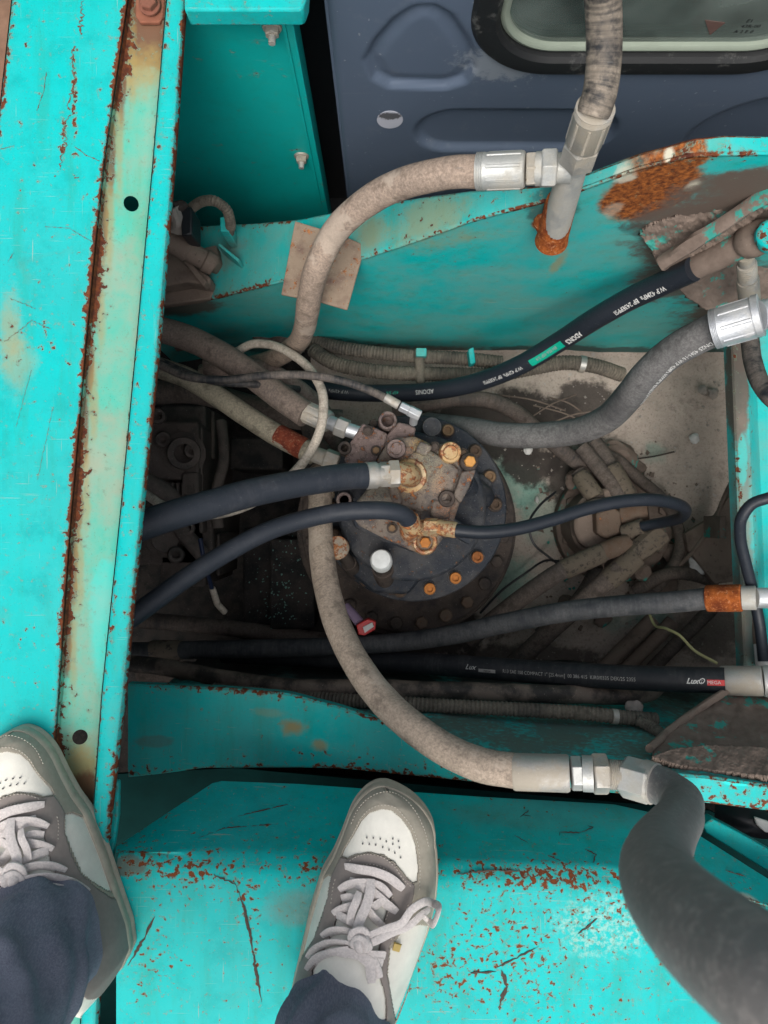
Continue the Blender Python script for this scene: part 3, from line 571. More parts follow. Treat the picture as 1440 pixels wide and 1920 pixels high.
def ring_along_window(name, o_out, o_in, y0, y1, mat, r=.002):
    def loop(off, n=14):
        hx, hz, rr = WHX-off, WHZ-off, max(WR-off, .01); pts = []
        for cx, cz, a0 in ((hx-rr, hz-rr, 0), (-hx+rr, hz-rr, 90), (-hx+rr, -hz+rr, 180), (hx-rr, -hz+rr, 270)):
            for i in range(n+1): a = R(a0+90*i/n); pts.append((WCX+cx+rr*math.cos(a), WCZ+cz+rr*math.sin(a)))
        return pts
    A = loop(o_out); B = loop(o_in); m2 = loop((o_out+o_in)/2); n = len(A); v = []; f = []
    prof = [(A, y1), (A, y0+r), (loop(o_out+(o_in-o_out)*.15), y0), (m2, y0-.0015), (loop(o_out+(o_in-o_out)*.85), y0), (B, y0+r), (B, y1)]
    for L_, y in prof: v += [(x, y, z) for x, z in L_]
    for i in range(len(prof)-1):
        for j in range(n): f.append((i*n+j, i*n+(j+1) % n, (i+1)*n+(j+1) % n, (i+1)*n+j))
    return mk(name, v, f, mat, cab)
k = NT('window_rubber'); n1 = k.noise(35, 6, .75); m_seal = k.out(k.mix(k.math('MULTIPLY', k.step(n1, .55, .7), .5), (.012, .013, .014), (.17, .17, .16)), .55, 0, k.bump(k.noise(200, 3), .3, .0006))
ring_along_window('window_seal', -.004, .034, YC-.008, YC+.03, m_seal, .006)
m_sash = flatm('pale_sash', (.25, .29, .235), .5, 0, .15, 20, .1)
ring_along_window('window_sash', .0345, .047, YC+.004, YC+.016, m_sash, .002)
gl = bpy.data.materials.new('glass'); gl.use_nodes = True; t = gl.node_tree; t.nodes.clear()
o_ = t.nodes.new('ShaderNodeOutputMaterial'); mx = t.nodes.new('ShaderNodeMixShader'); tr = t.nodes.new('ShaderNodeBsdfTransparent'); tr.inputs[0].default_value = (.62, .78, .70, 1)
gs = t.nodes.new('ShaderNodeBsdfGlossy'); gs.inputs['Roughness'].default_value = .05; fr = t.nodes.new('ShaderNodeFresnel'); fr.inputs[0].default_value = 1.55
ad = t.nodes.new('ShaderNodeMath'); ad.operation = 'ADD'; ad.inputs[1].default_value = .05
t.links.new(fr.outputs[0], ad.inputs[0]); df = t.nodes.new('ShaderNodeBsdfDiffuse'); df.inputs[0].default_value = (.36, .44, .40, 1); m0 = t.nodes.new('ShaderNodeMixShader'); nz_ = t.nodes.new('ShaderNodeTexNoise'); nz_.inputs['Scale'].default_value = 7; nz_.inputs['Detail'].default_value = 6  # dust film on the pane, made paler to stand in for sky reflection
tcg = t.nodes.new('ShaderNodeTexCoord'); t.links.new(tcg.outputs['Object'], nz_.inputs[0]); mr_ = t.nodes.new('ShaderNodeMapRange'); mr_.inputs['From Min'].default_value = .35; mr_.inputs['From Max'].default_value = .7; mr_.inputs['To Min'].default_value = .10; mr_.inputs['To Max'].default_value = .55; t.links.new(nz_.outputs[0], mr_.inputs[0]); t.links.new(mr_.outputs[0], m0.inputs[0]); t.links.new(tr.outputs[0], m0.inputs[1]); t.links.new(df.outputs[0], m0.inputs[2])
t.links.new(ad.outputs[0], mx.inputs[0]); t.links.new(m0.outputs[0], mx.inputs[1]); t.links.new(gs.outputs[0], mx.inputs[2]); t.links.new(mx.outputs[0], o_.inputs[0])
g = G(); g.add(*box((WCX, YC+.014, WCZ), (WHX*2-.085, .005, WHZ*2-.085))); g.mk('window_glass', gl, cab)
m_int = flatm('cab_interior', (.45, .56, .50), .8, 0, .2, 8, .1); m_intp = flatm('cab_interior_pale', (.66, .74, .66), .7, 0, .15, 12, .1)
g = G(); g.add(*box((.45, 1.15, -.72), (1.0, 1.0, .02))); g.mk('cab_floor', m_int, cab)
g = G(); g.add(*box((.45, 1.64, -.3), (1.0, .02, 1.1))); g.mk('cab_far_wall', m_int, cab)
g = G(); g.add(*tube(spline([Vector((.14, .688, -.09)), Vector((.168, .688, -.130)), Vector((.219, .688, -.169)), Vector((.285, .688, -.192))], .01), .010, 16, flat=.7)); g.mk('inner_rail', m_intp, cab)
g = G(); g.add(*tube(spline([Vector((.305, .692, -.08)), Vector((.324, .692, -.130)), Vector((.40, .692, -.163)), Vector((.463, .692, -.172)), Vector((.62, .692, -.168))], .01), .013, 16, flat=.8)); g.mk('inner_rail', m_intp, cab)
g = G(); g.add(*tube(spline([Vector((.20, .80, -.05)), Vector((.30, .79, -.14)), Vector((.42, .80, -.19)), Vector((.62, .80, -.20))], .01), .02, 16)); g.mk('inner_rail', flatm('cab_dark_trim', (.05, .07, .065), .8), cab)
g = G(); g.add([(.30, .78, -.30), (.70, .78, -.26), (.74, 1.02, -.20), (.36, 1.1, -.22), (.30, .78, -.6), (.70, .78, -.6), (.74, 1.02, -.6), (.36, 1.1, -.6)], [(0, 1, 2, 3), (0, 4, 5, 1), (1, 5, 6, 2), (2, 6, 7, 3), (3, 7, 4, 0)]); g.mk('console', m_intp, cab, bev=.03, bseg=4)
g = G(); g.add(*box((.28, 1.05, -.42), (.30, .34, .24))); g.mk('seat', flatm('seat_fabric', (.10, .14, .12), .9), cab, bev=.05, bseg=4)
g = G(); g.add(*tube(spline([Vector((.40, .79, -.15)), Vector((.42, .77, -.23)), Vector((.41, .76, -.30))], .008), .006, 10)); g.mk('lever', m_intp, cab)
# triangular sticker and fine print on the glass
p0 = [onY(*a) for a in ((1322, 38, YC+.0105), (1360, 43, YC+.0105), (1331, 66, YC+.0105))]
mk('triangle_sticker', p0+[p+Vector((0, .0006, 0)) for p in p0], [(0, 1, 2), (5, 4, 3), (0, 3, 4, 1), (1, 4, 5, 2), (2, 5, 3, 0)], flatm('sticker_brown', (.12, .07, .06), .7, 0, .3), cab)
FONT = None
def text_mesh(s, size, shear=0, bold=0):
    cu = bpy.data.curves.new('t', 'FONT'); cu.body = s; cu.size = size; cu.shear = shear; cu.offset = bold; cu.resolution_u = 2
    o = bpy.data.objects.new('t', cu); COL.objects.link(o); dg = bpy.context.evaluated_depsgraph_get(); dg.update()
    me = bpy.data.meshes.new_from_object(o.evaluated_get(dg)); bpy.data.objects.remove(o)
    v = [x.co.copy() for x in me.vertices]; f = [tuple(p.vertices) for p in me.polygons]; bpy.data.meshes.remove(me); return v, f
def wall_text(s, px, py, size, Y, mat, parent, name='lettering'):
    v, f = text_mesh(s, size); A = onY(px, py, Y); return mk(name, [A+Vector((a.x, 0, a.y)) for a in v], f, mat, parent, smooth=False)
for i, (s_, x_, y_) in enumerate((('E1', 1398, 42), ('43R-00', 1388, 52), ('A 2 E 0', 1374, 62))): wall_text(s_, x_, y_, .009, YC+.0108, M_black, cab)
# round pale sticker on the wall
A = onY(731, 225, YC-.0006); g = G(); n = 40
pts = [A+Vector((.0215*math.cos(2*math.pi*i/n), 0, .0270*math.sin(2*math.pi*i/n))) for i in range(n)]
k = NT('sticker_pale'); n1 = k.noise(60, 5, .8); vv = k.tc; top = k.blob(tuple(A+Vector((0, 0, .012))), (.022, .02, .012), n1, .3, .9)
m_st = k.out(k.mix(top, (.50, .51, .58), (.10, .10, .11)), .6)
mk('round_sticker', pts+[p+Vector((0, .0006, 0)) for p in pts], [tuple(range(n)), tuple(range(2*n-1, n-1, -1))]+[(i, i+n, (i+1) % n+n, (i+1) % n) for i in range(n)], m_st, cab, smooth=False)

# --- step box the feet stand on
step = empty('step_box', 'scratched teal step box with chipped rusty front fold under the right sneaker', 'step box', (.1, -.6, -.3))
xs2 = list(np.arange(218, 1880, 18))
fold = [(218, 1601, .88), (300, 1606, .88), (420, 1617, .88), (700, 1628, .88), (900, 1634, .88), (1120, 1642, .88), (1290, 1664, .88), (1440, 1704, .88), (1560, 1745, .88), (1880, 1850, .88)]
foot = [(218, 1588, .90), (240, 1573, .925), (405, 1464, 1.03), (560, 1470, 1.04), (900, 1494, 1.03), (1150, 1508, 1.01), (1250, 1530, .99), (1320, 1572, .97), (1440, 1648, .93), (1560, 1700, .92), (1880, 1820, .91)]
fa = resample(fold, xs2)
def foot_rail():
    xf = [218, 240, 405, 560, 900, 1150, 1250, 1320, 1440, 1560, 1880]; tt = [(x-218)/(1880-218) for x in xs2]
    # map along length so that the slanted left edge stays straight
    out = []
    for x in xs2:
        if x < 420: s = (x-218)/202.; xx = 218+s*(405+15-218)
        else: xx = x
        out.append(P(xx, float(np.interp(xx, xf, [p[1] for p in foot])), float(np.interp(xx, xf, [p[2] for p in foot]))))
    return out
fb = foot_rail()
rails = []
for s_ in (1.0, .8, .6, .45, .32, .24, .17, .11): rails.append([a.lerp(b, s_)+Vector((0, 0, 0)) for a, b in zip(fa, fb)])
rr = .012
r3 = []
for off, dz in ((.002, -.0115), (.0065, -.0055), (.014, -.0015), (.026, 0)): r3.append([Vector((a.x, a.y-off, dz)) for a in fa])
deep = [[Vector((a.x, a.y-d, 0)) for a in fa] for d in (.08, .2, .4, .85)]
m_step = paint('paint_step', fade=.6, edgew=.6, scr=1.1, edger=.006, cscale=140, chips=.10,
    blobs=[(q(1130, 1740, .88), (.07, .05, .1), 'white', .35), (q(640, 1700, .88), (.06, .05, .1), 'white', .15), (q(560, 1700, .88), (.05, .03, .1), 'dust', .4), (q(1040, 1530, 1.0), (.25, .03, .06), 'dust', .25), (q(1410, 1690, .88), (.022, .009, .02), 'white', .95), (q(240, 1625, .88), (.028, .012, .02), 'brown', .7), (q(600, 1520, 1.05), (.3, .02, .05), 'ochre', .2)],
    chipblobs=[(q(350, 1640, .88), (.07, .03, .1), 1.0), (q(250, 1620, .88), (.04, .03, .1), .9), (q(460, 1680, .88), (.02, .05, .1), .9), (q(480, 1800, .88), (.010, .09, .1), .9), (q(1000, 1650, .88), (.16, .02, .1), .9), (q(930, 1800, .88), (.12, .10, .1), .55), (q(1100, 1800, .88), (.2, .2, .1), .45), (q(600, 1640, .88), (.06, .02, .1), .8), (q(1300, 1700, .88), (.2, .03, .1), .7), (q(300, 1780, .88), (.03, .08, .1), .6), (q(260, 1850, .88), (.02, .05, .1), .7), (q(820, 1850, .88), (.05, .08, .1), .7), (q(450, 1560, .95), (.15, .01, .05), .7), (q(1100, 1560, 1.0), (.2, .02, .08), .5), (q(700, 1750, .88), (.5, .3, .1), .25)])
v, f = loft(rails+r3+deep)
wst = [w for w in (.2, .05, .02, .05, .08, .12, .2, .34, .42, .42, .34, .2, .05, .0, .0, .0) for _ in xs2]
stp = mk('step_shell', v, f, m_step, step, ang=60, wear=wst)
# gouges scratched through the paint on the sloping front (real shallow marks)
mg = flatm('gouge', (.055, .040, .03), .9, 0, .5, 150, .3)
def on_step(px, py):
    A = Vector((0, 0, H)); d = (P(px, py, 1)-A).normalized(); h = bvh_step.ray_cast(A, d); return (h[0]-d*.0006) if h[0] else P(px, py, .88)
bvh_step = BVHTree.FromPolygons(v, f)
def gouge(pts, w=.0012):
    pth = []
    base = [on_step(*p) for p in pts]
    for i in range(len(base)-1):
        n = max(2, int((base[i+1]-base[i]).length/.003))
        for j in range(n):
            p = base[i].lerp(base[i+1], j/n); pth.append(p+Vector((random.gauss(0, .0005), random.gauss(0, .0005), 0)))
    pth.append(base[-1])
    if len(pth) < 3: return None
    ph = random.random()*9
    return tube(pth, lambda t: w*(.25+.75*abs(math.sin(t*7+ph)))*min(1, 4*t+.2, 4*(1-t)+.2), 6, flat=.25, upv=Vector((0, -.3, 1)))
g = G()
for pts, w in (([(1048, 1568), (1050, 1560), (1085, 1562), (1112, 1552), (1102, 1548)], .0022), ([(965, 1566), (990, 1580)], .001), ([(975, 1532), (992, 1520), (978, 1528), (996, 1530)], .0015), ([(1095, 1592), (1118, 1602), (1112, 1618)], .0016), ([(1028, 1604), (1052, 1614)], .0014),
      ([(447, 1530), (500, 1518), (540, 1508)], .0018), ([(370, 1572), (420, 1553), (520, 1545)], .0013), ([(1360, 1632), (1400, 1645)], .0016), ([(440, 1655), (458, 1700), (470, 1760), (490, 1880)], .0022), ([(400, 1640), (440, 1658)], .0014), ([(290, 1718), (270, 1760), (240, 1810)], .0022), ([(858, 1640), (930, 1632), (975, 1634)], .002), ([(1085, 1750), (1120, 1722)], .002), ([(930, 1815), (1010, 1775)], .0015), ([(940, 1818), (950, 1850), (935, 1890)], .003), ([(880, 1825), (930, 1822)], .002), ([(640, 1560), (700, 1550)], .001)):
    r_ = gouge(pts, w)
    if r_: g.add(*r_)
tag(g.mk('gouge_marks', mg, step), kind='stuff')
# deep ledge left of the step and lower flap right, beyond the slot
led = mk('inner_ledge', *prism([(150, 1455), (440, 1440), (1330, 1520), (1500, 1600), (1500, 1950), (150, 1950)], 1.62, .01), flatm('ledge_painted_shade', (.002, .028, .027), .8, 0, .6, 14, .3), None)  # teal plate coloured near black, with the shade of the gap painted in
tag(led, 'teal ledge plate with shade painted in, down in the gap below the step box', 'ledge plate')
fl = [(1318, 1548), (1336, 1535), (1380, 1558), (1440, 1592), (1600, 1690), (1600, 1740), (1440, 1634), (1325, 1562)]
o = mk('hinged_flap', *prism(fl, 1.0, .02), m_step, None, bev=.002); tag(o, 'narrow teal flap at the right edge beyond the black slot by the thick hose', 'flap')
o = mk('gap_dark_lump', *tube(spline(LB([(1345, 1520, 1.12), (1390, 1530, 1.1), (1440, 1550, 1.1), (1500, 1560, 1.1)]), .004), .018, 14, bump=.5), M_black); tag(o, 'black lump standing in for the dark gap under the near bracket at the right edge', 'wiring')  # black lump put in to paint the dark gap, not real wiring
o = mk('plastic_scrap', *prism([(1415, 1532), (1440, 1540), (1460, 1560), (1436, 1562), (1420, 1548)], 1.07, .006), M_stonew, bev=.002); tag(o, 'white plastic scrap under the bracket at the far right edge', 'scrap')

# ------------------------------------------------------------------ SWING MOTOR
mot = empty('swing_motor', 'round dark swing motor with a ring of orange rusty bolts and a rusty valve cover', 'hydraulic motor', tuple(P(775, 960, 1.7)))
def disc(name, px, py, Z, r, h, mat, bev=.003, seg=72, prof=None):
    A = P(px, py, Z); return mk(name, *lathe(A-Vector((0, 0, h)), A, prof or [(0, r), (1, r)], seg), mat, mot, bev=bev)
disc('reducer_housing', 762, 988, 1.56, .232, .14, M_castdirty)
disc('reducer_lip', 765, 985, 1.535, .222, .03, M_castdirty)
disc('mounting_flange', 775, 953, 1.36, .172, .02, M_cast)
disc('flange_collar', 772, 958, 1.40, .160, .14, M_cast)
disc('motor_case', 772, 950, 1.30, .132, .06, M_cast, .006)
# webs and dark facets on the flange
v, f = prism([(745, 1068), (900, 985), (925, 905), (900, 885), (850, 1000)], 1.34, .03); mk('case_web', v, f, M_cast, mot, bev=.006)
v, f = prism([(640, 1035), (650, 985), (760, 1040), (800, 1075), (765, 1115), (700, 1112), (655, 1075)], 1.335, .03); mk('case_web', v, f, M_cast, mot, bev=.006)
mk('side_boss', *lathe(P(868, 908, 1.31), P(912, 938, 1.345), [(0, .024), (.8, .024), (1, .019)], 28), M_cast, mot, bev=.002)
bolts = [(839, 808), (890, 846), (917, 894), (928, 946), (894, 1044), (853, 1083), (805, 1103), (750, 1107), (687, 1087), (655, 1055)]
for i, (x, y) in enumerate(bolts):
    orange = i in (4, 5, 6)
    A = P(x, y, 1.36)
    g = G(); g.add(*lathe(A, A+Vector((0, 0, .003)), [(0, .0140), (1, .0132)], 28)); g.mk('washer', M_castdirty if not orange else M_cast, mot)
    m_ = (M_boltor, M_boltor2, M_boltor)[i % 3] if orange else (M_boltbr, M_boltbr2)[i % 2]
    g = G(); B = A+Vector((0, 0, .003)); g.add(*lathe(B, B+Vector((0, 0, .011)), [(0, .0106), (.9, .0106), (1, .0094), (.96, .0060), (.5, .0056)], 24)); g.mk('bolt', m_, mot)
for i in range(24):
    a = R(-160+i*15+4); c = P(762, 988, 1.535); A = c+Vector((math.cos(a)*.200, math.sin(a)*.200, 0))
    g = G(); g.add(*lathe(A, A+Vector((0, 0, .012)), [(0, .0135), (.8, .0135), (1, .0115)], 6 if i % 2 else 24, rot=i)); g.mk('bolt', M_castdirty if i not in (5, 6, 7) else M_browncopper, mot)
# valve cover
cover_pts = [(722, 836), (742, 820), (778, 818), (800, 828), (812, 835), (848, 828), (865, 842), (893, 878), (880, 915), (862, 945), (852, 975), (845, 990), (822, 1022), (812, 1035), (792, 1040), (770, 1032), (720, 1010), (672, 985), (660, 965), (668, 940), (690, 915), (700, 880), (708, 860)]
mk('valve_cover', *prism(cover_pts, 1.225, .075), M_cast2, mot, bev=.006, bseg=3)
mk('cover_raised_area', *prism([(770, 850), (800, 840), (838, 862), (862, 880), (850, 915), (830, 950), (790, 960), (740, 945), (735, 905)], 1.214, .02), M_cast2, mot, bev=.005, bseg=3)
mk('cover_step', *prism([(866, 884), (893, 880), (880, 914), (864, 944), (850, 930)], 1.208, .05), M_cast2, mot, bev=.003)
mk('cover_rib', *prism([(788, 826), (812, 836), (800, 856), (778, 846)], 1.200, .03), M_cast2, mot, bev=.004)
mk('cover_rib', *prism([(726, 905), (742, 900), (756, 945), (738, 952)], 1.206, .03), M_cast2, mot, bev=.004)
mk('cover_rib', *prism([(806, 935), (850, 938), (842, 975), (808, 972)], 1.210, .03), M_cast2, mot, bev=.006)
mk('port_block', *prism([(680, 793), (700, 800), (727, 813), (722, 833), (703, 868), (690, 885), (655, 878), (645, 862), (655, 832)], 1.245, .07), M_castp, mot, bev=.003)
mk('port_arm', *prism([(747, 791), (765, 795), (780, 802), (776, 822), (764, 838), (735, 842), (718, 838), (722, 820)], 1.25, .06), M_castp, mot, bev=.003)
mk('lower_case_lip', *prism([(655, 962), (700, 975), (760, 995), (800, 1015), (800, 1035), (775, 1036), (720, 1015), (665, 990)], 1.26, .05), M_cast, mot, bev=.006)
mk('side_block', *prism([(842, 965), (895, 1000), (880, 1022), (860, 1010), (838, 1000)], 1.26, .04), M_cast, mot, bev=.002)
def boss(px, py, Z, r, h, mat, hole=0, parent=mot, seg=32):
    A = P(px, py, Z); pr = [(0, r), (.85, r), (1, r*.9)]
    if hole: pr += [(1, hole*1.15), (.96, hole), (.4, hole)]
    return mk('boss', *lathe(A-Vector((0, 0, h)), A, pr, seg), mat, parent)
boss(727, 788, 1.245, .0165, .06, M_castp, .010)
boss(743, 841, 1.203, .0165, .03, M_castp); boss(743, 841, 1.199, .010, .03, M_castp)
boss(845, 848, 1.200, .018, .03, M_steel_orust); boss(845, 848, 1.195, .012, .02, M_steel_orust)
boss(838, 935, 1.206, .014, .02, M_castdirty, .008)
boss(645, 937, 1.27, .014, .05, M_castp, .008); boss(646, 840, 1.24, .012, .05, M_castdirty, .006)
boss(680, 855, 1.244, .009, .02, M_castp, .004); boss(712, 905, 1.235, .02, .03, M_castp, .009)
boss(810, 800, 1.30, .018, .04, M_cast)
boss(797, 1017, 1.218, .0215, .05, M_steel_orust, .0135)
bolt(797, 1017, 1.222, .0095, .010, M_boltor, mot)
boss(880, 866, 1.205, .0155, .05, M_castdirty); bolt(880, 866, 1.204, .0098, .012, flatm('bolt_yellow', (.50, .24, .06), .7, .1, .4, 140, .7), mot, .012, wm=M_castdirty)
for x_, y_, z_ in ((700, 905, 1.225), (815, 838, 1.225), (868, 850, 1.225), (735, 990, 1.225), (690, 962, 1.225), (835, 1000, 1.225), (705, 845, 1.245), (690, 808, 1.245)):
    bolt(x_, y_, z_-.001, .0062, .006, random.choice([M_boltbr, M_boltbr2, M_castdirty]), mot, .009, wm=M_castdirty)
for x_, y_ in ((668, 862), (660, 905), (700, 795)):
    bolt(x_, y_, 1.30, .008, .01, M_castdirty, mot)
for x_, y_ in ((628, 1000), (622, 950), (632, 905)):
    bolt(x_, y_, 1.36, .010, .011, M_boltbr2, mot, .0135, wm=M_castdirty)
# white grease cap on its stub
mk('cap_stub', *lathe(P(722, 1088, 1.35), P(716, 1058, 1.28), [(0, .018), (.5, .0165), (.5, .019), (.75, .019), (.75, .016), (1, .016)], 28), M_castdirty, mot)
mk('grease_cap', *lathe(P(716, 1056, 1.285), P(714, 1048, 1.245), [(0, .0175), (.3, .019), (.8, .0188), (.95, .016), (1, .010)], 32), M_whitecap, mot)
# filler stub with rusty washer
mk('filler_pipe', *lathe(P(665, 1072, 1.36), P(640, 1035, 1.26), [(0, .014), (.45, .014), (.45, .011), (1, .010)], 24), M_castdirty, mot)
mk('filler_cap', *lathe(P(634, 1030, 1.245), P(630, 1024, 1.235), [(0, .020), (.4, .021), (1, .019)], 28), M_steel_rusty, mot)
# elbow ports on the cover
def torus_arc(pts, r, seg=20, **k): return tube(spline(pts, .003), r, seg, **k)
mk('port_ring', *lathe(P(768, 893, 1.232), P(768, 893, 1.212), [(0, .0295), (.8, .0295), (1, .027), (1, .020), (.7, .020)], 40), M_steel_orust, mot)
mk('elbow', *torus_arc(LB([(770, 893, 1.23), (770, 892, 1.205), (764, 889, 1.183), (748, 888, 1.172), (725, 889, 1.17)]), .0185), M_steel_orust, mot)
mk('elbow_hex', *lathe(P(748, 888, 1.172), P(728, 889, 1.17), [(0, .0225), (.9, .0225), (1, .020)], 6, rot=.2), M_steel_dusty, mot, smooth=False, bev=.001)
mk('elbow_base', *lathe(P(770, 996, 1.24), P(770, 990, 1.20), [(0, .020), (.7, .020), (1, .017)], 6), M_steel_orust, mot, smooth=False, bev=.002)
mk('elbow', *torus_arc(LB([(768, 1000, 1.21), (767, 992, 1.185), (768, 980, 1.172), (766, 968, 1.168)]), .0155), M_steel_rusty, mot)
mk('tee_arm', *lathe(P(772, 988, 1.195), P(802, 990, 1.18), [(0, .013), (1, .013)], 20), M_steel_orust, mot)

# ------------------------------------------------------------------ HOSES
def hose(name, label, pts, r, mat, fits=(), cat='hose', group=None, step=.005, seg=20, ripple=None, bump=0.0, flat=1, loc=None, tname='rubber_tube'):
    path = spline(LB(pts), step)
    base = path[len(path)//2]; arcs = []; a_ = 0
    for i_, p_ in enumerate(path):
        if i_: a_ += (p_-path[i_-1]).length
        arcs += [a_]*seg
    e = empty(name, label, cat, tuple(base), group)
    to = mk(tname, *tube(path, r, seg, ripple=ripple, bump=bump, flat=flat), mat, e)
    at_ = to.data.attributes.new('arc', 'FLOAT', 'POINT'); at_.data.foreach_set('value', [float(x) for x in arcs])
    for ft in fits: fitting(e, *ft)
    return e, path
def fitting(e, kind, a, b, r, mat):
    A = V3(a); B = V3(b)
    if kind == 'ferrule':
        pr = [(0, r*.93), (.015, r*1.03)]
        for i in range(4): t = .03+i*.035; pr += [(t, r*1.03), (t+.012, r*.985), (t+.022, r*.985), (t+.03, r*1.03)]
        pr += [(.2, r), (.96, r), (1, r*.9)]
        mk('ferrule', *lathe(A, B, pr, 32), mat, e, ang=50)
        d, u, w = frame_of(B-A); L = (B-A).length; g = G()      # crimp flats
        for i in range(8):
            an = i*math.pi/4+.2; o1 = (u*math.cos(an)+w*math.sin(an)); tdir = (-u*math.sin(an)+w*math.cos(an)); c0 = A+d*(.24*L)+o1*(r*.99); c1 = A+d*(.92*L)+o1*(r*.99); h = r*.10
            g.add([c0-tdir*h, c0+tdir*h, c1+tdir*h, c1-tdir*h, c0-tdir*h*.6+o1*r*.05, c0+tdir*h*.6+o1*r*.05, c1+tdir*h*.6+o1*r*.05, c1-tdir*h*.6+o1*r*.05], [(4, 5, 6, 7), (0, 4, 7, 3), (1, 2, 6, 5), (0, 1, 5, 4), (3, 7, 6, 2)])
        g.mk('crimp_ridges', mat, e)
    elif kind == 'plain': mk('ferrule', *lathe(A, B, [(0, r*.95), (.04, r), (.96, r), (1, r*.92)], 32), mat, e)
    elif kind == 'hex': mk('hex_nut', *lathe(A, B, [(0, r*.9), (.1, r), (.9, r), (1, r*.9)], 6, rot=.35), mat, e, smooth=False, bev=.0008)
    elif kind == 'pipe': mk('adapter', *lathe(A, B, [(0, r), (1, r)], 28), mat, e)
    elif kind == 'thread':
        pr = []; n = 7
        for i in range(n): pr += [(i/n, r*.93), ((i+.5)/n, r)]
        mk('threaded_adapter', *lathe(A, B, pr+[(1, r*.93)], 28), mat, e, ang=20)
    elif kind == 'band': mk('rust_band', *lathe(A, B, [(0, r*.97), (.06, r), (.94, r), (1, r*.97)], 28), mat, e)
    elif kind == 'ball': mk('elbow', *lathe(A, B, [(0, r*.6), (.15, r*.88), (.4, r), (.7, r*.92), (1, r*.6)], 28), mat, e)
def hose_text(e, path, s, s0px, size, mat, a0=0, flip=True, r=.01, shear=0, bold=0, name='printed_lettering', stretch=1, box_=None):
    pts = list(reversed(path)) if flip else path
    L = [0]
    for i in range(1, len(pts)): L.append(L[-1]+(pts[i]-pts[i-1]).length)
    L = np.array(L)
    # start where the path passes closest to that pixel
    def proj(p): Z = H-p.z; return (CX+p.x/Z*F, CY-p.y/Z*F)
    d = [math.hypot(proj(p)[0]-s0px[0], proj(p)[1]-s0px[1]) for p in pts]; s0 = L[int(np.argmin(d))]
    arr = np.array([tuple(p) for p in pts])
    def at(x, y, off):
        s = min(max(s0+x, 0), L[-1]-1e-4); c = Vector([float(np.interp(s, L, arr[:, i])) for i in range(3)]); c2 = Vector([float(np.interp(s+.004, L, arr[:, i])) for i in range(3)]); c1 = Vector([float(np.interp(s-.004, L, arr[:, i])) for i in range(3)])
        t = (c2-c1).normalized(); view = (Vector((0, 0, H))-c).normalized(); u = (Vector((0, 0, 1))-t*t.z).normalized(); w = t.cross(u)
        a = a0-y/r; return c+(u*math.cos(a)+w*math.sin(a))*(r+off)
    if box_:
        x0, x1, y0, y1 = box_; v = []; f = []; nx, ny = max(4, int((x1-x0)/.003)), 8
        for i in range(nx+1):
            for j in range(ny+1): v.append(at(x0+(x1-x0)*i/nx, y0+(y1-y0)*j/ny, .0002))
        for i in range(nx):
            for j in range(ny): a = i*(ny+1)+j; f.append((a, a+1, a+ny+2, a+ny+1))
        return mk(name, v, f, mat, e)
    v, f = text_mesh(s, size, shear, bold)
    return mk(name, [at(p.x*stretch, p.y, .0005) for p in v], f, mat, e, smooth=False)

# old hose over the far bracket, from the tee down into the pit
hose('hydraulic_hose', 'thick dusty beige hose bending from the tee over the rusty square pad', [(900, 322, .87), (860, 322, .87), (800, 332, .89), (735, 352, .93), (675, 388, .97), (625, 440, 1.02), (595, 500, 1.06), (580, 560, 1.12), (572, 610, 1.22), (550, 650, 1.34), (500, 678, 1.42), (440, 690, 1.46), (380, 700, 1.48)], .0185, M_rub_dusty,
     [('ferrule', (893, 322, .87), (985, 318, .855), .0205, M_steel), ('hex', (986, 318, .855), (1005, 317, .853), .0195, M_steel_dusty), ('pipe', (1005, 317, .853), (1023, 316, .85), .0185, M_steel), ('hex', (1013, 316, .85), (1043, 315, .848), .0225, M_steel)], bump=.05)
tee = empty('pipe_tee', 'grey steel pipe tee with orange rusted foot welded to the far bracket', 'pipe fitting', tuple(P(1040, 430, 1.0)))
mk('riser_pipe', *lathe(P(1036, 446, 1.0), P(1078, 300, .835), [(0, .019), (1, .0165)], 28), M_steel, tee)
mk('rusted_foot', *lathe(P(1034, 452, 1.006), P(1053, 376, .925), [(0, .0225), (.2, .0208), (.9, .0200), (1, .0188)], 28), M_rustpatch, tee)
mk('weld_blob', *lathe(P(1020, 430, 1.0), P(1036, 395, .97), [(0, .012), (.3, .018), (.7, .017), (1, .008)], 20), M_rustpatch, tee)
mk('side_arm', *lathe(P(1043, 315, .848), P(1072, 316, .845), [(0, .0165), (1, .0165)], 28), M_steel, tee)
# hose rising out of the top of the picture
hose('hydraulic_hose', 'black hose smeared with pale mud rising past the cab window', [(1112, 215, .745), (1124, 178, .735), (1131, 130, .725), (1133, 80, .715), (1132, 20, .70), (1122, -80, .66), (1100, -260, .58), (1080, -700, .46), (1100, -1500, .34)], .0172, rubber('rubber_mud', .55, dcol=(.48, .40, .31), patch=.5),
     [('ferrule', (1117, 202, .742), (1094, 268, .79), .0195, M_steel_dusty), ('hex', (1095, 264, .79), (1083, 302, .825), .0215, M_steel_dusty)], bump=.03)
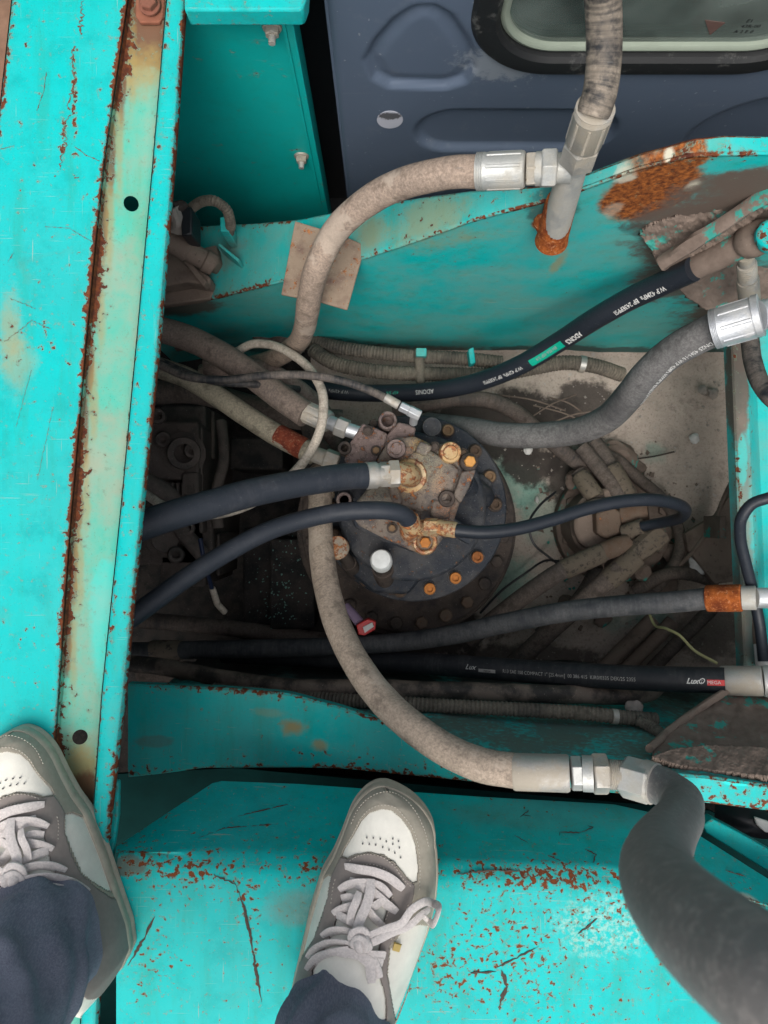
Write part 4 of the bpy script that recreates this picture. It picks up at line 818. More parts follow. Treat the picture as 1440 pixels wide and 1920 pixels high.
# new dark hose with white lettering
hADONIS, pAD = hose('hydraulic_hose', 'clean black hose with white and green lettering slanting across the far bracket', [(560, 725, 1.55), (640, 735, 1.53), (740, 737, 1.50), (820, 732, 1.46), (900, 715, 1.41), (980, 682, 1.34), (1050, 640, 1.28), (1120, 595, 1.20), (1190, 556, 1.14), (1240, 533, 1.10), (1300, 505, 1.05)], .0178, M_rub_new,
     [('plain', (1262, 522, 1.09), (1398, 455, 1.0), .0185, m_cake), ('ball', (1385, 462, 1.0), (1455, 430, .96), .024, M_dirtmetal)])
rA = .0178
hose_text(hADONIS, pAD, 'W.P 42MPa  BP 243EPPSI', (1255, 526), .0115, M_print, a0=-.45, r=rA, bold=.0002, stretch=.82)
hose_text(hADONIS, pAD, 'ADONIS', (1094, 612), .0135, M_print, a0=-.35, r=rA, bold=.0005, stretch=.75)
hose_text(hADONIS, pAD, '', (1062, 632), .01, M_greenprint, a0=-.25, r=rA, box_=(0, .078, -.003, .011), name='green_print_patch')
hose_text(hADONIS, pAD, 'EN 856 4SP 3/4', (1052, 640), .0085, M_printdim, a0=-.25, r=rA+.0003, stretch=.9)
hose_text(hADONIS, pAD, 'W.P 42MPa  BP 243EPPSI', (985, 680), .010, M_print, a0=-.25, r=rA, stretch=.85)
hose_text(hADONIS, pAD, 'ADONIS', (822, 733), .0125, M_print, a0=.05, r=rA, stretch=.85)
hose_text(hADONIS, pAD, '4SP 3/4', (752, 737), .009, M_greenprint, a0=.05, r=rA)
hose_text(hADONIS, pAD, 'W.P 42MPa  BP', (660, 737), .009, M_printdim, a0=.05, r=rA)
# grey hose with DN25 print
hDN, pDN = hose('hydraulic_hose', 'grey hose printed DN25 curving down from the bright ribbed ferrule at right', [(1350, 612, 1.0), (1300, 637, 1.03), (1250, 668, 1.07), (1210, 706, 1.11), (1175, 748, 1.17), (1140, 783, 1.23), (1090, 806, 1.29), (1020, 816, 1.34), (950, 816, 1.38), (880, 805, 1.43), (800, 795, 1.5)], .0232, M_rub_grey,
     [('ferrule', (1336, 618, .99), (1418, 594, .96), .0262, M_steel_new), ('plain', (1414, 594, .96), (1428, 590, .955), .0275, M_steel_new), ('pipe', (1425, 592, .955), (1600, 556, .95), .0195, M_steel_new)], bump=.02)
hose_text(hDN, pDN, 'DN25 4SH-16 W.P 42MPa 6090PSI EN856 DIN20023', (1336, 622), .0098, M_print, flip=False, a0=-.66, r=.0232, stretch=.80, bold=.0001)
# fat dark hose off the motor cover
hose('hydraulic_hose', 'fat smooth navy black hose leaving the rusty elbow on top of the motor', [(700, 892, 1.165), (660, 893, 1.15), (600, 900, 1.12), (530, 912, 1.09), (460, 927, 1.06), (390, 947, 1.03), (330, 964, 1.005), (270, 984, .985), (200, 1010, .97), (60, 1060, .96)], .0205, M_rub_navy,
     [('plain', (686, 892, 1.16), (706, 891, 1.165), .0215, M_steel_dusty), ('pipe', (704, 891, 1.165), (716, 890, 1.168), .0185, M_steel_dusty), ('hex', (712, 890, 1.168), (732, 889, 1.17), .0205, M_steel_dusty)])
hose('hydraulic_hose', 'slimmer navy black hose from the rusty lower elbow sweeping to lower left', [(768, 978, 1.16), (755, 964, 1.145), (730, 958, 1.135), (690, 957, 1.13), (640, 960, 1.13), (570, 974, 1.12), (500, 997, 1.10), (430, 1033, 1.08), (350, 1083, 1.05), (260, 1148, 1.02), (180, 1205, 1.0), (80, 1270, .99)], .0142, M_rub_navy, [('plain', (774, 990, 1.172), (766, 974, 1.158), .0165, M_steel_orust)])
# thin hose from the motor to the swivel joint
hose('hydraulic_hose', 'slim black hose looping from the tan motor fitting back to the swivel joint', [(850, 994, 1.165), (900, 998, 1.165), (960, 993, 1.17), (1030, 976, 1.18), (1100, 954, 1.19), (1160, 941, 1.20), (1220, 937, 1.22), (1265, 944, 1.26), (1285, 958, 1.33), (1270, 973, 1.40), (1230, 982, 1.45), (1200, 988, 1.47)], .0107, M_rub_new,
     [('plain', (818, 988, 1.175), (856, 994, 1.165), .0130, M_steel_orust), ('hex', (795, 988, 1.18), (822, 989, 1.175), .0150, M_steel_orust), ('plain', (1206, 986, 1.47), (1170, 998, 1.5), .0155, M_oliv)])
# pair from the upper left to the motor
hose('hydraulic_hose', 'thick brown dusted hose from upper left to the fitting beside the motor', [(180, 600, 1.32), (300, 618, 1.33), (350, 633, 1.33), (410, 662, 1.32), (470, 702, 1.31), (520, 740, 1.30), (575, 778, 1.28)], .0235, rubber('rubber_brown', .95, dcol=(.19, .15, .125)),
     [('ferrule', (560, 766, 1.285), (618, 792, 1.265), .0185, M_steel_dusty), ('pipe', (616, 791, 1.265), (636, 800, 1.26), .0125, M_steel_new), ('hex', (630, 797, 1.262), (652, 806, 1.26), .0175, M_steel_dusty), ('pipe', (650, 805, 1.26), (680, 815, 1.26), .0125, M_steel_new)], bump=.04)
hose('hydraulic_hose', 'dusty olive hose with a rusted band running to the left of the motor', [(180, 655, 1.38), (300, 690, 1.37), (350, 708, 1.36), (410, 745, 1.35), (470, 785, 1.335), (530, 822, 1.32), (590, 852, 1.31)], .0195, rubber('rubber_olive', 1.0, dcol=(.33, .295, .22)),
     [('band', (520, 815, 1.322), (570, 842, 1.312), .0202, M_rustband), ('pipe', (585, 850, 1.31), (612, 860, 1.305), .0145, M_steel_dusty), ('hex', (608, 858, 1.30), (634, 868, 1.30), .0185, M_steel_dusty)], bump=.03)
hose('hydraulic_hose', 'brown hose end crossing beneath the pair of hoses at upper left', [(385, 695, 1.42), (440, 690, 1.42), (500, 702, 1.41), (550, 730, 1.42), (600, 775, 1.46), (625, 840, 1.52)], .0235, rubber('rubber_tan', .95, dcol=(.22, .165, .14)), bump=.04)
hose('hydraulic_hose', 'blackened hose lying in shadow under the olive hose left of the motor', [(250, 740, 1.5), (360, 735, 1.5), (480, 765, 1.5), (570, 785, 1.5), (640, 790, 1.52)], .024, M_rub_dirty)
# pale drain loop
hose('drain_tube', 'thin off white drain tube looping down past the thick navy hose', [(440, 662, 1.36), (470, 646, 1.35), (505, 646, 1.33), (550, 666, 1.29), (590, 705, 1.24), (606, 745, 1.21), (602, 800, 1.20), (575, 858, 1.21), (530, 905, 1.23), (480, 940, 1.24), (420, 962, 1.25), (360, 965, 1.25), (310, 950, 1.26), (275, 928, 1.28), (200, 880, 1.3)], .0078, M_tube_white, tname='tube', bump=.03)
hose('pilot_hose', 'thin dark pilot hose ending in a small bright elbow at the motor top', [(200, 660, 1.26), (300, 685, 1.25), (350, 706, 1.24), (420, 712, 1.24), (500, 704, 1.23), (580, 704, 1.22), (640, 714, 1.22), (700, 735, 1.22), (735, 753, 1.22)], .0068, M_rub_mid,
     [('plain', (722, 745, 1.22), (748, 760, 1.22), .0078, M_steel_dusty), ('hex', (750, 761, 1.22), (768, 770, 1.22), .0088, M_steel_new), ('hex', (766, 769, 1.22), (788, 780, 1.22), .0098, M_steel_new), ('pipe', (777, 776, 1.22), (775, 793, 1.24), .0070, M_steel_new)])
hose('pilot_hose', 'second thin dark pilot hose emerging from under the lipped beam', [(200, 640, 1.28), (300, 677, 1.28), (340, 695, 1.27), (400, 715, 1.27), (470, 720, 1.28), (560, 730, 1.36)], .0065, M_rub_mid)
# old hose down to the near bracket
hose('hydraulic_hose', 'big dusty beige hose swinging down from the motor to the near ferrule', [(604, 900, 1.33), (600, 940, 1.30), (601, 1000, 1.26), (606, 1060, 1.22), (617, 1120, 1.18), (638, 1185, 1.13), (672, 1250, 1.08), (720, 1314, 1.03), (780, 1368, .98), (840, 1408, .95), (900, 1434, .925), (970, 1446, .91)], .0212, M_rub_dusty2,
     [('plain', (962, 1447, .91), (1068, 1450, .895), .0222, M_steel_dusty), ('hex', (1070, 1450, .895), (1092, 1450, .893), .0205, M_steel), ('pipe', (1092, 1450, .893), (1112, 1451, .89), .0212, M_steel), ('hex', (1110, 1451, .89), (1140, 1451, .888), .0240, M_steel_dusty), ('thread', (1140, 1452, .888), (1170, 1454, .886), .0180, M_steel_dusty),
      ('hex', (1168, 1455, .89), (1222, 1470, .868), .0248, M_steel), ('plain', (604, 880, 1.335), (603, 930, 1.31), .0235, M_oliv)], bump=.04)
# black worn stripe on its lower side is a rubber cover line
# foreground hose towards the lens
hose('hydraulic_hose', 'very thick blurred grey hose rising toward the lens at lower right', [(1205, 1463, .88), (1235, 1472, .868), (1266, 1490, .84), (1276, 1520, .76), (1256, 1560, .63), (1234, 1602, .51), (1240, 1655, .41), (1292, 1722, .335), (1375, 1795, .285), (1500, 1885, .25), (1760, 2050, .22)], .0222, M_rub_fore, [('plain', (1205, 1462, .88), (1228, 1470, .869), .0242, M_steel)], step=.004, seg=40, bump=.02)
# lower hoses along the near wall
hose('hydraulic_hose', 'dusty black hose with orange rusted ferrule crossing the pit floor to the right', [(200, 1222, 1.52), (330, 1219, 1.50), (480, 1216, 1.47), (620, 1212, 1.44), (760, 1203, 1.42), (850, 1190, 1.38), (950, 1168, 1.34), (1060, 1147, 1.30), (1160, 1136, 1.27), (1260, 1129, 1.24), (1330, 1122, 1.22)], .0182, rubber('rubber_greyblack', .55, base=(.02, .024, .028), dcol=(.12, .12, .12)),
     [('plain', (1325, 1122, 1.22), (1392, 1121, 1.19), .0222, M_rustpatch), ('plain', (1390, 1121, 1.19), (1418, 1121, 1.18), .0195, M_steel), ('pipe', (1416, 1121, 1.18), (1600, 1121, 1.17), .0165, M_steel_new), ('plain', (284, 1219, 1.51), (342, 1219, 1.50), .0205, M_oliv), ('pipe', (200, 1221, 1.52), (286, 1219, 1.51), .0150, M_oliv)])
hL, pL = hose('hydraulic_hose', 'black hose printed with a white script mark entering the grey ferrule at lower right', [(420, 1225, 1.55), (560, 1232, 1.5), (700, 1240, 1.45), (850, 1248, 1.38), (980, 1258, 1.32), (1100, 1266, 1.26), (1220, 1272, 1.21), (1360, 1276, 1.16)], .0205, rubber('rubber_black2', .35, dcol=(.09, .09, .09)),
     [('plain', (1352, 1276, 1.17), (1432, 1277, 1.14), .0232, M_steel_dusty), ('plain', (1430, 1277, 1.14), (1600, 1280, 1.10), .0245, M_steel)])
hose_text(hL, pL, 'Lux', (880, 1250), .013, M_print, a0=.0, flip=False, r=.0205, shear=.4)
hose_text(hL, pL, '', (904, 1253), .01, M_printdim, a0=.12, flip=False, r=.0205, box_=(0, .032, -.001, .005), name='print_bar')
hose_text(hL, pL, 'MEGA', (912, 1254), .005, M_black, a0=.12, flip=False, r=.0209)
hose_text(hL, pL, 'R13 SAE 100 COMPACT 1" [25.4mm]  00 386 415  KIR0/0335 DEK/25 2355', (950, 1256), .0085, M_printdim, a0=.05, flip=False, r=.0205, stretch=.86)
hose_text(hL, pL, 'Lux\u00ae', (1290, 1274), .0115, M_print, a0=.05, flip=False, r=.0205, shear=.4, bold=.0003)
hose_text(hL, pL, '', (1326, 1275), .01, M_red, a0=.05, flip=False, r=.0205, box_=(0, .03, -.0025, .0065), name='red_print_bar')
hose_text(hL, pL, 'MEGA', (1328, 1275), .0075, M_print, a0=.05, flip=False, r=.0209)
hose('steel_pipe', 'corroded dark steel pipe lying along the near wall of the pit', [(200, 1240, 1.40), (300, 1250, 1.38), (420, 1272, 1.33), (540, 1288, 1.29), (700, 1291, 1.28), (900, 1297, 1.27), (1100, 1303, 1.26), (1200, 1303, 1.27), (1240, 1280, 1.35)], .0155, steel('pipe_corroded', (.05, .045, .04), .2, .6, .12, .45, (.21, .165, .13), grime=.2), cat='pipe', bump=.10, tname='pipe')
hose('corrugated_conduit', 'black corrugated conduit running along the foot of the near wall', [(400, 1292, 1.32), (560, 1308, 1.26), (700, 1316, 1.23), (800, 1322, 1.21), (900, 1327, 1.20), (1000, 1332, 1.19), (1100, 1338, 1.18), (1160, 1344, 1.17), (1230, 1350, 1.18)], .0122, M_rub_cond, step=.0014, seg=16, ripple=(.0068, -.14), cat='conduit', fits=[('plain', (1147, 1343, 1.17), (1158, 1344, 1.17), .0120, M_steel_dusty)], tname='corrugated_sleeve')
hose('corrugated_conduit', 'short corrugated conduit branch bending under the dirty gusset at lower right', [(1195, 1350, 1.16), (1215, 1360, 1.15), (1240, 1376, 1.12), (1265, 1393, 1.12)], .0098, M_rub_cond, step=.0014, seg=14, ripple=(.006, -.15), cat='conduit', tname='corrugated_sleeve')
hose('corrugated_conduit', 'upper of the two fat corrugated conduits along the far wall', [(500, 640, 1.62), (580, 640, 1.60), (640, 652, 1.57), (700, 661, 1.55), (780, 668, 1.54), (860, 672, 1.54), (940, 680, 1.55)], .0148, M_rub_cond, step=.0015, seg=18, ripple=(.0068, -.14), cat='conduit', tname='corrugated_sleeve')
hose('corrugated_conduit', 'lower fat corrugated conduit ending in a clamp near the grey hose', [(585, 655, 1.58), (620, 678, 1.56), (680, 693, 1.54), (760, 700, 1.53), (850, 702, 1.53), (930, 702, 1.53), (1000, 690, 1.53), (1060, 680, 1.53), (1110, 685, 1.54), (1165, 702, 1.57)], .0158, M_rub_cond, step=.0015, seg=18, ripple=(.0068, -.14), cat='conduit', fits=[('plain', (1086, 682, 1.535), (1097, 684, 1.535), .0175, M_steel_dusty)], tname='corrugated_sleeve')
hose('corrugated_conduit', 'small corrugated conduit loop beside the black connector at upper left', [(350, 402, 1.25), (362, 388, 1.22), (382, 377, 1.20), (405, 378, 1.19), (424, 392, 1.20), (431, 412, 1.22), (430, 436, 1.27)], .0088, M_rub_cond, step=.0012, seg=14, ripple=(.0045, -.18), cat='conduit', tname='corrugated_sleeve')
hose('wire_bundle', 'bundle of dirty taped wiring behind the brown hose at upper left', [(330, 640, 1.62), (380, 622, 1.60), (430, 612, 1.58), (480, 618, 1.58), (520, 632, 1.6), (560, 645, 1.62)], .021, M_rub_dirty, cat='wiring', bump=.5, step=.004, tname='taped_bundle')
# clamp on the far conduits
cl = empty('conduit_clamp', 'small dirty clamp with a teal bracket holding the far conduits', 'clamp', tuple(P(785, 685, 1.5)))
mk('clamp_band', *lathe(P(785, 655, 1.52), P(789, 720, 1.52), [(0, .008), (.1, .010), (.9, .010), (1, .008)], 12), M_rub_cond, cl)
mk('clamp_tab', *prism([(780, 652), (800, 652), (800, 668), (780, 668)], 1.5, .02), m_up, cl, bev=.002)
mk('clamp_tab', *prism([(878, 655), (888, 650), (892, 680), (882, 684)], 1.5, .03), m_up, cl, bev=.002)
hose('hydraulic_hose', 'shadowed black hose arching between the lettered hose and the grey hose', [(740, 775, 1.56), (800, 758, 1.54), (860, 748, 1.53), (920, 752, 1.53), (970, 775, 1.54), (1010, 810, 1.57), (1060, 850, 1.6), (1100, 880, 1.63)], .0165, M_rub_dirty)
hose('hydraulic_hose', 'black hose lying low in the dark corner under the navy hoses', [(220, 1160, 1.66), (330, 1168, 1.66), (450, 1180, 1.65), (560, 1195, 1.64), (640, 1205, 1.64)], .018, M_rub_dirty)
hose('hydraulic_hose', 'black hose lying low beneath the script printed hose', [(260, 1258, 1.62), (500, 1262, 1.62), (800, 1268, 1.62), (1100, 1290, 1.60), (1330, 1320, 1.58)], .022, M_rub_dirty)
hose('pilot_hose', 'thin black hose hooking over the right cross beam with a pale streak', [(1480, 925, 1.12), (1440, 934, 1.12), (1410, 945, 1.13), (1392, 968, 1.14), (1388, 1005, 1.16), (1398, 1055, 1.18), (1412, 1110, 1.20), (1424, 1170, 1.21), (1432, 1240, 1.2)], .0088, M_rub_new)
hose('pilot_hose', 'black hose curving along the right edge beneath the bright ferrule', [(1405, 625, 1.16), (1412, 680, 1.14), (1428, 722, 1.12), (1452, 750, 1.1), (1500, 770, 1.1)], .0135, M_rub_mid)
hose('grease_fitting', 'grey stubby fitting hanging from the dirty pipe at the right edge', [(1398, 478, 1.02), (1400, 500, 1.05)], .011, M_steel_dusty, [('thread', (1400, 495, 1.04), (1402, 522, 1.07), .0135, M_steel_dusty), ('plain', (1402, 524, 1.07), (1406, 568, 1.12), .0152, M_steel_dusty)], cat='fitting', tname='stub')
hose('steel_pipe', 'slim grey steel pipe standing along the right edge under the rusted ferrule', [(1410, 1130, 1.26), (1420, 1190, 1.25), (1428, 1235, 1.24)], .0085, M_dirtmetal, [('plain', (1428, 1208, 1.24), (1432, 1250, 1.23), .0125, M_stonew)], cat='pipe', tname='pipe')
tc = mk('painted_plug', *lathe(P(1450, 446, .96), P(1447, 436, .935), [(0, .021), (.7, .021), (1, .017)], 28), paint('paint_plug', edgew=1.2, grime=.2, chips=.9), bev=.003); tag(tc, 'round teal plug with flaked paint at the right edge by the dirty gusset', 'plug')

# ------------------------------------------------------------------ rusty pad under the hose
pad = mk('rubber_pad', *prism([(553, 414), (586, 424), (640, 440), (685, 460), (651, 581), (600, 566), (527, 552)], 1.155, .006), steel('pad_brown', (.17, .11, .085), 0, .9, .45, .6, (.26, .20, .145), grime=.3), None, bev=.0015)
tag(pad, 'square rusty brown pad between the thick beige hose and the far bracket', 'pad')

# ------------------------------------------------------------------ things at upper left
vb = empty('valve_block', 'mud brown valve block with a round barrel beside the beam', 'valve', tuple(P(350, 500, 1.4)))
mk('valve_barrel', *lathe(P(300, 440, 1.24), P(402, 498, 1.28), [(0, .020), (.5, .020), (.52, .017), (.8, .017), (.82, .020), (1, .018)], 28), M_dirtmetal, vb, bev=.001)
mk('block_body', *prism([(290, 468), (345, 480), (395, 520), (392, 535), (350, 528), (290, 540)], 1.29, .05), M_dirtmetal, vb, bev=.004)
mk('block_lug', *prism([(372, 466), (405, 458), (412, 488), (400, 505), (375, 492)], 1.30, .04), M_dirtmetal, vb, bev=.004)
mk('block_plate', *prism([(290, 530), (360, 520), (408, 535), (395, 560), (290, 575)], 1.33, .02), M_dirtmetal, vb, bev=.003)
mk('block_rib', *prism([(343, 490), (352, 484), (388, 528), (380, 536)], 1.275, .03), M_dirtmetal, vb, bev=.002)
cn = empty('electrical_connector', 'black plastic electrical connector with white crust beside the corrugated loop', 'connector', tuple(P(345, 415, 1.3)))
mk('connector_housing', *prism([(338, 384), (360, 388), (360, 440), (340, 442)], 1.20, .06), M_black, cn, bev=.003)
mk('connector_cap', *prism([(322, 376), (340, 372), (352, 380), (340, 392), (325, 400)], 1.19, .05), M_castdirty, cn, bev=.004)
mk('mineral_crust', *tube(spline(LB([(322, 390, 1.19), (330, 410, 1.2), (327, 432, 1.22)]), .003), .010, 12, bump=1.2), M_stone, cn)
# engine side castings, deep and dark
def casting(label, blocks, base, cat='engine casting'):
    e = empty('pump_casting', label, cat, tuple(P(*base)))
    for pts, Z, h, m_ in blocks: mk('cast_block', *prism(pts, Z, h), m_, e, bev=.006, bseg=3)
    return e
R_ = lambda x0, y0, x1, y1: [(x0, y0), (x1, y0), (x1, y1), (x0, y1)]
M_cd2 = steel('cast_brownblack', (.075, .066, .06), .05, .6, .0, .6, (.13, .108, .095), grime=.25)
pc = casting('dark greasy pump casting under the beam left of the pit', [(R_(200, 790, 372, 900), 1.56, .3, M_cd2), (R_(300, 760, 385, 1100), 1.62, .3, M_cd2), (R_(395, 770, 402, 860), 1.66, .2, M_cd2), (R_(372, 800, 380, 1000), 1.58, .2, M_cd2), (R_(230, 960, 400, 1060), 1.62, .3, M_cd2), (R_(340, 885, 372, 930), 1.55, .1, M_cd2), (R_(405, 1000, 412, 1080), 1.64, .2, M_cd2)], (320, 900, 1.8))
for i_ in range(7): mk('cast_rib', *prism(R_(300+i_*10, 905, 305+i_*10, 960), 1.55, .1), M_cd2, pc, bev=.002)
mk('cast_pipe', *tube(spline(LB([(270, 900, 1.5), (320, 930, 1.52), (340, 990, 1.55), (380, 1040, 1.6)]), .006), .018, 16), M_cd2, pc)
mk('cast_pipe', *tube(spline(LB([(415, 790, 1.62), (420, 860, 1.6), (405, 930, 1.6), (410, 990, 1.6)]), .006), .012, 16), M_cd2, pc)
mk('cast_flange', *lathe(P(345, 850, 1.6), P(345, 850, 1.53), [(0, .045), (.6, .045), (.62, .035), (1, .033), (1, .02), (.5, .02)], 28), M_cd2, pc)
mk('cast_flange', *lathe(P(310, 1010, 1.62), P(310, 1010, 1.55), [(0, .04), (.6, .04), (.62, .03), (1, .028)], 28), M_cd2, pc)
for x, y in ((296, 780), (306, 824), (350, 990), (330, 1040), (360, 845)):
    mk('cast_boss', *lathe(P(x, y, 1.58), P(x, y, 1.54), [(0, .018), (.8, .018), (1, .015), (1, .009), (.6, .009)], 20), M_cd2, pc)
pg = casting('black greasy gearbox block speckled with teal paint left of the motor', [(R_(455, 990, 560, 1190), 1.66, .2, M_castdark), (R_(505, 1010, 590, 1180), 1.62, .25, M_castdark), (R_(430, 820, 530, 880), 1.68, .2, M_castdark)], (520, 1090, 1.85))
g = G()
for i in range(150):
    x, y = random.gauss(520, 32), random.gauss(1110, 55)
    if not (465 < x < 585 and 1000 < y < 1180): continue
    z = 1.6175 if x > 507 else 1.6575; p = P(x, y, z); s_ = random.uniform(.0008, .0026); g.add(*box(p, (s_*random.uniform(1, 2), s_, .0012), random.random()*3))
tag(g.mk('paint_flecks', flatm('fleck', (.10, .22, .19), .8, 0, .6, 200, 0), pg), kind='stuff')
for (x0, y0, x1, y1, w) in ((640, 830, 600, 980, 16), (560, 860, 620, 900, 12)):
    pass
brk = empty('hose_bracket', 'twisted greasy bracket between the two steel fittings beside the motor', 'bracket', tuple(P(590, 830, 1.5)))
mk('bracket_arm', *prism([(560, 790), (585, 800), (612, 830), (640, 862), (630, 885), (600, 870), (572, 835)], 1.42, .03), M_castdirty, brk, bev=.004)
mk('bracket_foot', *prism([(555, 860), (580, 840), (600, 880), (590, 910), (560, 900)], 1.5, .05), M_castdark, brk, bev=.004)
# blue wire tube with pale end
hose('loose_tube', 'dark blue loose tube with a pale tip hanging in the dark bay', [(375, 1010, 1.4), (385, 1060, 1.4), (395, 1095, 1.42), (404, 1125, 1.44), (418, 1146, 1.46)], .0042, flatm('navy_tube', (.012, .02, .05), .4), [('plain', (398, 1103, 1.425), (408, 1134, 1.445), .0062, M_tube_white), ('plain', (407, 1132, 1.445), (422, 1148, 1.46), .0062, M_tube_white)], cat='tube', tname='tube')
# red wire connector with lilac sleeve
wc = empty('wire_connector', 'red and white wire plug with a lilac sleeve below the motor', 'connector', tuple(P(680, 1170, 1.5)))
mk('sleeve', *tube(spline(LB([(648, 1138, 1.44), (660, 1150, 1.43), (674, 1166, 1.42)]), .003), .010, 16, bump=.3), flatm('lilac', (.22, .16, .24), .7), wc)
mk('plug_body', *prism([(668, 1172), (690, 1160), (705, 1166), (704, 1180), (684, 1192), (672, 1190)], 1.41, .02), M_red, wc, bev=.002)
mk('plug_label', *prism([(680, 1176), (698, 1167), (701, 1175), (684, 1187)], 1.405, .004), M_stonew, wc, bev=.0006)

# ------------------------------------------------------------------ swivel joint
sw = empty('swivel_joint', 'dirt caked rotary swivel joint with several hose fittings at the right of the pit', 'swivel joint', tuple(P(1150, 990, 1.7)))
def ld(name, px, py, Z, r, h, mat, bev=.003, seg=48): A = P(px, py, Z); return mk(name, *lathe(A-Vector((0, 0, h)), A, [(0, r), (1, r)], seg), mat, sw, bev=bev)
ld('base_ring', 1152, 985, 1.655, .130, .04, m_cake); ld('body', 1140, 985, 1.56, .078, .12, M_dirtmetal, .006); ld('top_cap', 1128, 985, 1.53, .056, .03, M_dirtmetal, .006)
for i in range(8):
    a = i*math.pi/4+.3; c0 = P(1152, 985, 1.655); A = c0+Vector((math.cos(a)*.112, math.sin(a)*.112, 0)); mk('bolt', *lathe(A, A+Vector((0, 0, .010)), [(0, .011), (1, .0105)], 6), m_cake, sw, smooth=False, bev=.001)
mk('port_block', *prism([(1118, 962), (1150, 950), (1166, 960), (1166, 1000), (1140, 1012), (1120, 1000)], 1.50, .04), M_browncopper, sw, bev=.005)
mk('fitting', *lathe(P(1172, 1000, 1.50), P(1206, 985, 1.475), [(0, .018), (.4, .018), (.45, .015), (1, .016)], 20), M_oliv, sw)
mk('fitting', *lathe(P(1165, 965, 1.52), P(1215, 958, 1.5), [(0, .022), (.6, .024), (1, .022)], 20), M_browncopper, sw)
mk('fitting', *lathe(P(1190, 1040, 1.47), P(1240, 998, 1.47), [(0, .019), (.25, .022), (.3, .0235), (.55, .0235), (.6, .026), (1, .024)], 8), M_oliv, sw, bev=.001)
mk('fitting', *lathe(P(1130, 1035, 1.48), P(1180, 1016, 1.48), [(0, .019), (.6, .020), (1, .016)], 20), M_browncopper, sw)
mk('fitting', *lathe(P(1143, 1050, 1.5), P(1180, 1072, 1.5), [(0, .02), (.6, .02), (1, .016)], 20), M_castdirty, sw)
hose('hydraulic_hose', 'dirty black hose running from the swivel joint down left under the crossing hose', [(1135, 1034, 1.48), (1090, 1052, 1.48), (1050, 1072, 1.48), (1000, 1105, 1.50), (940, 1150, 1.54), (880, 1200, 1.58)], .0185, M_rub_dirty, [('plain', (1056, 1069, 1.48), (1130, 1036, 1.48), .0205, M_oliv)])
hose('hydraulic_hose', 'dirty hose leaving the faceted brown fitting and passing under the rusted ferrule hose', [(1165, 1065, 1.47), (1130, 1095, 1.48), (1090, 1130, 1.5), (1040, 1175, 1.54), (980, 1230, 1.58), (940, 1262, 1.6)], .0195, M_rub_dirty, [('plain', (1140, 1088, 1.478), (1195, 1042, 1.468), .0225, M_oliv)])
hose('hydraulic_hose', 'greasy hose with olive ferrule coming to the swivel joint from above left', [(1090, 838, 1.60), (1115, 868, 1.59), (1145, 905, 1.57), (1165, 935, 1.56)], .0165, M_rub_dirty)
hose('hydraulic_hose', 'greasy hose with broad olive ferrule above the swivel joint', [(1115, 830, 1.62), (1140, 865, 1.60), (1165, 905, 1.58), (1185, 940, 1.56)], .0175, M_rub_dirty, [('plain', (1146, 876, 1.585), (1180, 932, 1.56), .0200, M_oliv)])
hose('hydraulic_hose', 'short stub hose with olive ferrule left of the swivel joint top', [(1085, 885, 1.60), (1105, 915, 1.58), (1128, 948, 1.56)], .0165, M_rub_dirty, [('plain', (1088, 892, 1.59), (1118, 935, 1.56), .0205, M_oliv)])
for lb, a, b, w in (('leftmost dirt covered pipe slanting under the script printed hose', (1225, 1160, 1.62), (1120, 1265, 1.62), .0165), ('middle dirt covered pipe slanting under the script printed hose', (1262, 1165, 1.63), (1165, 1262, 1.63), .0155), ('rightmost dark pipe slanting under the script printed hose', (1335, 1140, 1.62), (1215, 1262, 1.64), .0145)):
    hose('steel_pipe', lb, [a, tuple((u+v_)/2 for u, v_ in zip(a, b)), b], w, M_dirtmetal if 'dark' not in lb else M_rub_dirty, cat='pipe', group='slanting pipes by the near wall', bump=.1, tname='pipe')
# plates and debris
o = mk('bent_plate', *prism([(1285, 1000), (1345, 965), (1384, 905), (1384, 1090), (1340, 1095), (1290, 1030)], 1.60, .02), M_dirtmetal, bev=.002); tag(o, 'brown dirt covered plate against the right cross beam', 'plate')
o = mk('rail_piece', *prism([(1350, 968), (1362, 968), (1362, 1010), (1350, 1010)], 1.52, .08), m_cake, bev=.002); tag(o, 'upright dirty metal piece on the brown plate at right', 'metal piece')
def rock(px, py, Z, s, mat, label, seed, sq=(1, 1, .7), cat='stone', group=None):
    bm = bmesh.new(); bmesh.ops.create_icosphere(bm, subdivisions=3, radius=1); c = P(px, py, Z); rs = Matrix.Rotation(seed, 3, 'Z')
    for v_ in bm.verts:
        n = v_.co.copy(); d = 1+.35*mnoise.noise(n*1.3+Vector((seed*7, 0, 0)))+.18*mnoise.noise(n*3.5+Vector((seed*3, 9, 0)))
        v_.co = rs @ Vector((n.x*sq[0], n.y*sq[1], n.z*sq[2]))*d*s
    me = bpy.data.meshes.new('stone'); bm.to_mesh(me); bm.free(); me.shade_smooth(); me.set_sharp_from_angle(angle=R(28)); me.materials.append(mat)
    o = bpy.data.objects.new('stone' if cat == 'stone' else 'dirt_clod', me); COL.objects.link(o); o.location = c
    tag(o, label, cat, group); return o
rock(1165, 852, 1.67, .036, m_cake, 'large grey lump of caked dirt beside the grey DN25 hose', 1, (.75, 1.25, .6), 'dirt clod')
rock(1190, 880, 1.68, .024, m_cake, 'smaller lump of caked dirt next to the swivel joint ferrule', 2.2, (1, 1, .6), 'dirt clod')
rock(1310, 1056, 1.62, .022, M_stonew, 'white broken stone on the floor near the right cross beam', 3)
rock(1318, 731, 1.685, .011, M_stone, 'left of two small stones lying together on the upper floor', 4.1)
